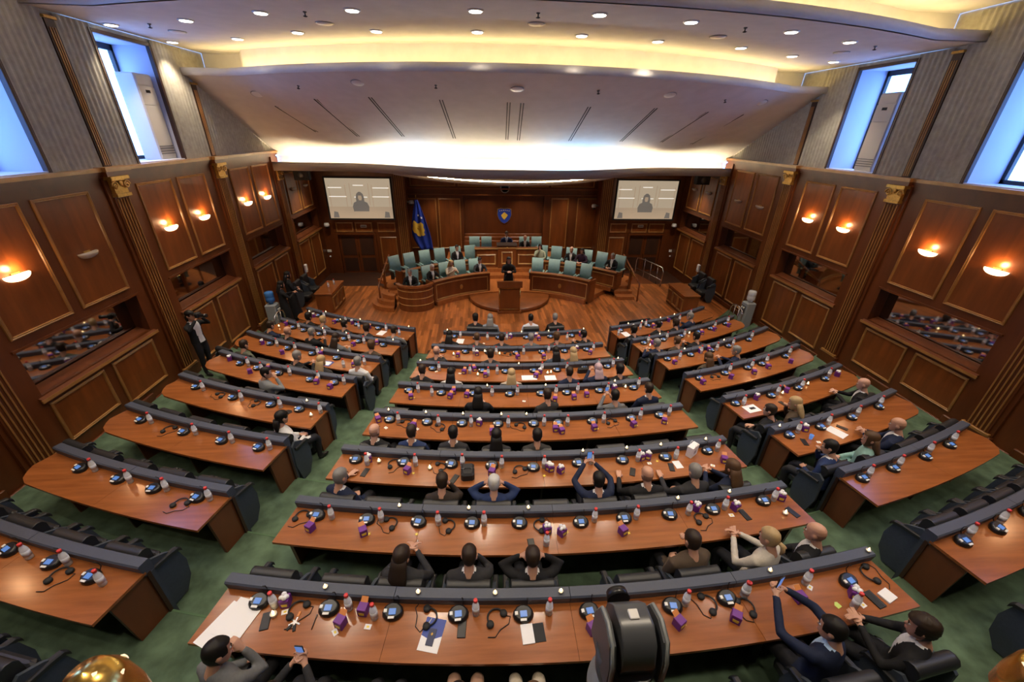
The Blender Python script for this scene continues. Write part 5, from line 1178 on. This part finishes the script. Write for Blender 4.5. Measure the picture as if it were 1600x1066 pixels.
wa = pix(437, 447, 'z', 1.56); person('standing person with dark hair in long black robe beside blue water jug', 'long', HB, BLK, 'clap', ((wa[0], wa[1], 0), -.9), stand=True, skirt=True, scale=.97)
wa = pix(449, 432, 'z', 1.60); person('standing person with hands folded in long black coat by the wall', 'long', HB, BLK, 'hold', ((wa[0], wa[1], 0), -.9), stand=True, skirt=True)

for p in PEOPLE: p['tmp'] = temp(body_mb(p['pose'], p['stand'], p['girth'], p['skirt']), .023, 5)
bpy.context.view_layer.update(); dg = bpy.context.evaluated_depsgraph_get()
HEADM, HAND0, HAND1 = (grab(o, dg) for o in tmp)
def hair_mb(style):
    b = MB(); N = 28; rnd = random.Random(sum(map(ord, style)))
    rows = [-.10+.012*i for i in range(19)]+[.1235]
    def keep(z, az):
        c = math.cos(az)                                 # 1 = front
        if style in ('short', 'tail', 'cap'): lim = .066 if c > .55 else (-.005 if c > -.2 else -.098)
        elif style == 'thick': lim = .058 if c > .5 else (-.03 if c > -.2 else -.095)
        elif style == 'long': lim = .062 if c > .6 else -.095
        elif style == 'bald': return z < .022 and z > -.08 and c < .05
        else: lim = .05 if c > .62 else -.11             # scarf
        return z > lim
    k0 = {'short': 1.055, 'tail': 1.05, 'bald': 1.015, 'thick': 1.17, 'long': 1.11, 'scarf': 1.14, 'cap': 1.06}[style]
    pt = {}; V = []
    for r, z in enumerate(rows):
        for i in range(N):
            az = 2*math.pi*i/N; k = k0*(1+(.012 if style != 'thick' else .05)*rnd.uniform(-1, 1)*(1 if style != 'scarf' else .3)); x, y, q = head_pt(min(z, .1188), az, 1.0); V.append((x*k, (y+.008)*k-.008, z*k+(.004 if z > 0 else 0)))
    Fc = [(r*N+i, r*N+(i+1) % N, (r+1)*N+(i+1) % N, (r+1)*N+i) for r in range(len(rows)-1) for i in range(N) if keep(rows[r]+.006, 2*math.pi*(i+.5)/N)]
    if style != 'bald': Fc.append(tuple((len(rows)-1)*N+i for i in range(N)))
    b.add(V, Fc, True)
    if style in ('long', 'scarf'):
        L = -.26 if style == 'long' else -.20
        b.rings([[(w*math.cos(t), -.055+yy+d*math.sin(t), z) for t in [2*math.pi*i/16 for i in range(16)]] for z, w, d, yy in ((.02, .080, .055, .0), (-.06, .088, .058, -.01), (-.14, .100, .055, -.03), (L+.03, .105, .045, -.05), (L, .09, .03, -.055))], True)
    if style == 'tail': b.tube([(0, -.10, .0), (0, -.135, -.02), (0, -.14, -.08), (0, -.12, -.14)], [.02, .028, .024, .008], 8)
    if style == 'cap':
        b.rings([[(1.14*head_pt(z, 2*math.pi*i/20)[0], 1.12*head_pt(z, 2*math.pi*i/20)[1], z*1.12) for i in range(20)] for z in (.04, .07, .098, .114, .119)], True)
        b.prism([(-.065, .07), (.065, .07), (.055, .15), (.0, .17), (-.055, .15)], .048, .056)
        b.tube([(0, -.09, .0), (0, -.10, -.10), (0, -.09, -.22)], [.05, .055, .03], 8)
    return b
HAIRM = {}
SEEN = {}
for p in PEOPLE:
    bv, bf = grab(p['tmp'], dg); dz = .45 if p['stand'] else 0
    eL, wL, eR, wR, grip, ln = POSES[p['pose']]
    cen = np.array([bv[list(f)].mean(axis=0) for f in bf]); mats = np.zeros(len(bf), int)
    x, y, z = cen[:, 0], cen[:, 1], cen[:, 2]-dz
    if p['stand']: mats[(z < .50)] = 2; mats[cen[:, 2] < .085] = 7
    else:
        mats[(z < .47) | ((y > .13) & (z < .63) & (np.abs(x) < .19))] = 2; mats[z < .09] = 7
        for w in (wL, wR): mats[(np.linalg.norm(cen-np.array(w), axis=1) < .11) & (z > .60)] = 0
    if p['skirt']: mats[mats == 2] = 0
    if p['shirt'] is not None: k_ = .07 if p['pose'] == 'shoot' else .02; mats[(y > 0.02) & (z > (.50 if k_ > .05 else .68)) & (np.abs(x) < k_+.13*np.clip(z-.70, 0, .35)) & (y < .16)] = 3; mats[(z > np.where(y < -.02, 1.042, 1.02)) & (np.hypot(x, y+.04) < .082)] = 3
    V = [bv]; Fc = list(bf); M = list(mats); n = len(bv)
    def join(v, f, m):
        global n
    def put(v, f, m):
        nonlocal_n = sum(len(q) for q in V); V.append(v); Fc.extend(tuple(i+nonlocal_n for i in q) for q in f); M.extend([m]*len(f))
    hc = np.array([0, .010, 1.195+dz]); HSC = 1.06; ry, rp = D2R(p['hyaw']), D2R(p['hpitch'])
    Rh = np.array(Matrix.Rotation(ry, 3, 'Z') @ Matrix.Rotation(rp, 3, 'X'))
    put(HEADM[0]*HSC@Rh.T+hc, HEADM[1], 1)
    for s in (-1, 1):
        for c, r, m in (((s*.030, .079, .012), (.012, .010, .008), 4), ((s*.030, .0855, .012), (.006, .005, .006), 5), ((s*.031, .0865, .034), (.018, .006, .004), 5)):
            q = MB().ball(c, r, 8, 5); put(np.array(q.v)*HSC@Rh.T+hc, q.f, m)
    q = MB().ball((0, .0965, -.062), (.021, .005, .006), 8, 5); put(np.array(q.v)*HSC@Rh.T+hc, q.f, 6)
    for s, e, w in ((-1, eL, wL), (1, eR, wR)):
        hv, hf = HAND1 if grip else HAND0; hv = hv.copy()
        hv[:, 0] *= -s                                   # thumb towards the middle
        d = np.array(w)-np.array(e); d /= np.linalg.norm(d)
        if p['pose'] in ('lap', 'hold', 'clap'): d = d*.6+np.array([-s*.4, .4, 0])
        up = (-s*-.7, 0, .7) if p['pose'] in ('clap', 'phone', 'raise', 'chin') else (0, 0, 1)
        Rw = rot_to(d, up); put(hv@Rw.T+np.array(w)+np.array([0, 0, dz])+.01*d, [f if s < 0 else f[::-1] for f in hf], 1)
    vv = np.concatenate(V)*p['scale']
    lean = D2R(p['lean'] if p['lean'] is not None else ln)
    k = np.clip((vv[:, 2]-(.52+dz)*p['scale'])/.25, 0, 1)*lean; zc = (.52+dz)*p['scale']; yy, zz = vv[:, 1].copy(), vv[:, 2]-zc
    vv[:, 1] = yy*np.cos(k)+zz*np.sin(k); vv[:, 2] = np.where(k > 0, zz*np.cos(k)-yy*np.sin(k), zz)+zc
    me = bpy.data.meshes.new('person'); me.from_pydata(vv.tolist(), [], Fc); me.polygons.foreach_set('material_index', np.array(M, int)); me.polygons.foreach_set('use_smooth', [True]*len(Fc))
    for q in (colour(p['top']), skinm[p['skin']], colour(p['legs']), colour(p['shirt'] or p['top']), MATS['eye_white'], MATS['eye_dark'], MATS['lip'], MATS['shoe']): me.materials.append(q)
    loc, rz = p['where']; rz += D2R(-p['yaw'] if False else p['yaw'])
    M0 = Matrix.Translation([float(q) for q in loc]) @ Matrix.Rotation(rz, 4, 'Z')
    o = link('person', me, None, M0); tag(o, p['label'], 'person', 'people seated in the hall' if not p['stand'] else None)
    SEEN[p['label']] = SEEN.get(p['label'], 0)+1
    hk = (p['hair'], tuple(.55*a+.2*b for a, b in zip(SK[p['skin']], p['hcol'])) if p['hair'] == 'bald' else p['hcol'])
    if hk not in HAIRM: HAIRM[hk] = hair_mb(p['hair']).mesh('hair', colour(hk[1], .5))
    hl = hc*p['scale']; kk = lean; zc2 = hl[2]-zc; hp_ = (hl[0], hl[1]*math.cos(kk)+zc2*math.sin(kk), zc2*math.cos(kk)-hl[1]*math.sin(kk)+zc)
    link('headscarf' if p['hair'] == 'scarf' else 'hair', HAIRM[hk], o, Matrix.Translation(hp_) @ Matrix.Rotation(-kk, 4, 'X') @ Matrix.Rotation(ry, 4, 'Z') @ Matrix.Rotation(rp, 4, 'X') @ Matrix.Scale(p['scale']*HSC, 4))
    if p['phone'] or p['pose'] == 'shoot':
        m_ = (np.array(wL)+np.array(wR))/2+np.array([0, .08, dz+.07]); wp = M0 @ Vector(m_)
        if p['pose'] == 'shoot':
            t = thing('photo_camera', 'black photo camera with long lens held by the photographer', 'camera', None, tuple(M0 @ Vector((0, .22, dz+1.22))), rz)
            MB().cbox(-.07, .07, -.04, .04, -.05, .06, .01).build('body', 'black_matte', t); MB().lathe([(.04, 0), (.045, .05), (.042, .16), (.05, .22), (.001, .21)], 14).build('lens', 'black_gloss', t, Matrix.Rotation(-math.pi/2, 4, 'X'))
        else:
            t = thing('phone', 'lit phone held up by the '+p['label'].split(',')[0], 'phone', None, tuple(wp), rz)
            MB().cbox(-.037, .037, -.006, .006, -.075, .075, .003).build('case', 'black_matte', t); MB().box(-.033, .033, -.0075, -.006, -.07, .07).build('display', 'lcd', t)
for o in tmp+[p['tmp'] for p in PEOPLE]:
    me = o.data; bpy.data.objects.remove(o); bpy.data.meshes.remove(me)
for lb, c in SEEN.items():
    if c > 1: print('DUPLICATE LABEL', lb, c)
    if len(lb.split()) > 16: print('LONG', lb)
put_chairs_9 = SEATS.pop(('C', 9), [])
put_chairs()
for a in put_chairs_9: place(row_chair, arc(RR(9)+.83, a, 0), a, 'black upholstered chair in front of first-row central desk', 'row chairs')
for pr in (mic, bot, gb, gw, can, st, hp, ph, cd_, sc_on, sc_off, row_chair, row_chair_up, teal, dl, sp, det): discard(pr)

ORDN = ['first', 'second', 'third', 'fourth', 'fifth', 'sixth', 'seventh', 'eighth', 'ninth', 'tenth', 'eleventh', 'twelfth']
same = {}
for o in SC.objects:
    if o.parent is None and o.get('label'): same.setdefault(o['label'], []).append(o)
for lb, oo in same.items():
    if len(oo) < 2: continue
    if 'row from wooden floor' in lb:
        blk = 'C' if 'central desk' in lb else ('L' if 'flag-side desk' in lb else 'R')
        oo.sort(key=lambda o: math.atan2(o.matrix_basis.translation.x, YC-o.matrix_basis.translation.y)*(-1 if blk == 'L' else 1))
        tail = 'flag-side end' if blk == 'C' else 'aisle'
    elif 'podium desk, flag side' in lb or 'podium desk, ramp side' in lb or 'presidium' in lb:
        oo.sort(key=lambda o: o.matrix_basis.translation.x*(-1 if 'flag side' in lb else 1)); tail = 'lectern' if 'presidium' not in lb else 'flag'
    elif 'first-row central desk' in lb: oo.sort(key=lambda o: o.matrix_basis.translation.x); tail = 'flag-side end'
    elif 'beside the side counter' in lb: oo.sort(key=lambda o: -o.matrix_basis.translation.y); tail = 'the doors'
    elif ('speaker' in lb or 'sprinkler' in lb or 'slot' in lb) and 'ceiling' in lb: oo.sort(key=lambda o: o.matrix_basis.translation.x); tail = 'flag-side wall'
    else: continue
    for i, o in enumerate(oo[:12]): o['label'] = '%s, %s from %s' % (lb, ORDN[i], tail)
for o in SC.objects:
    if o.parent is None and o.get('label') and len(o['label'].replace(',', '').split()) > 16: print('LONG', o['label'])
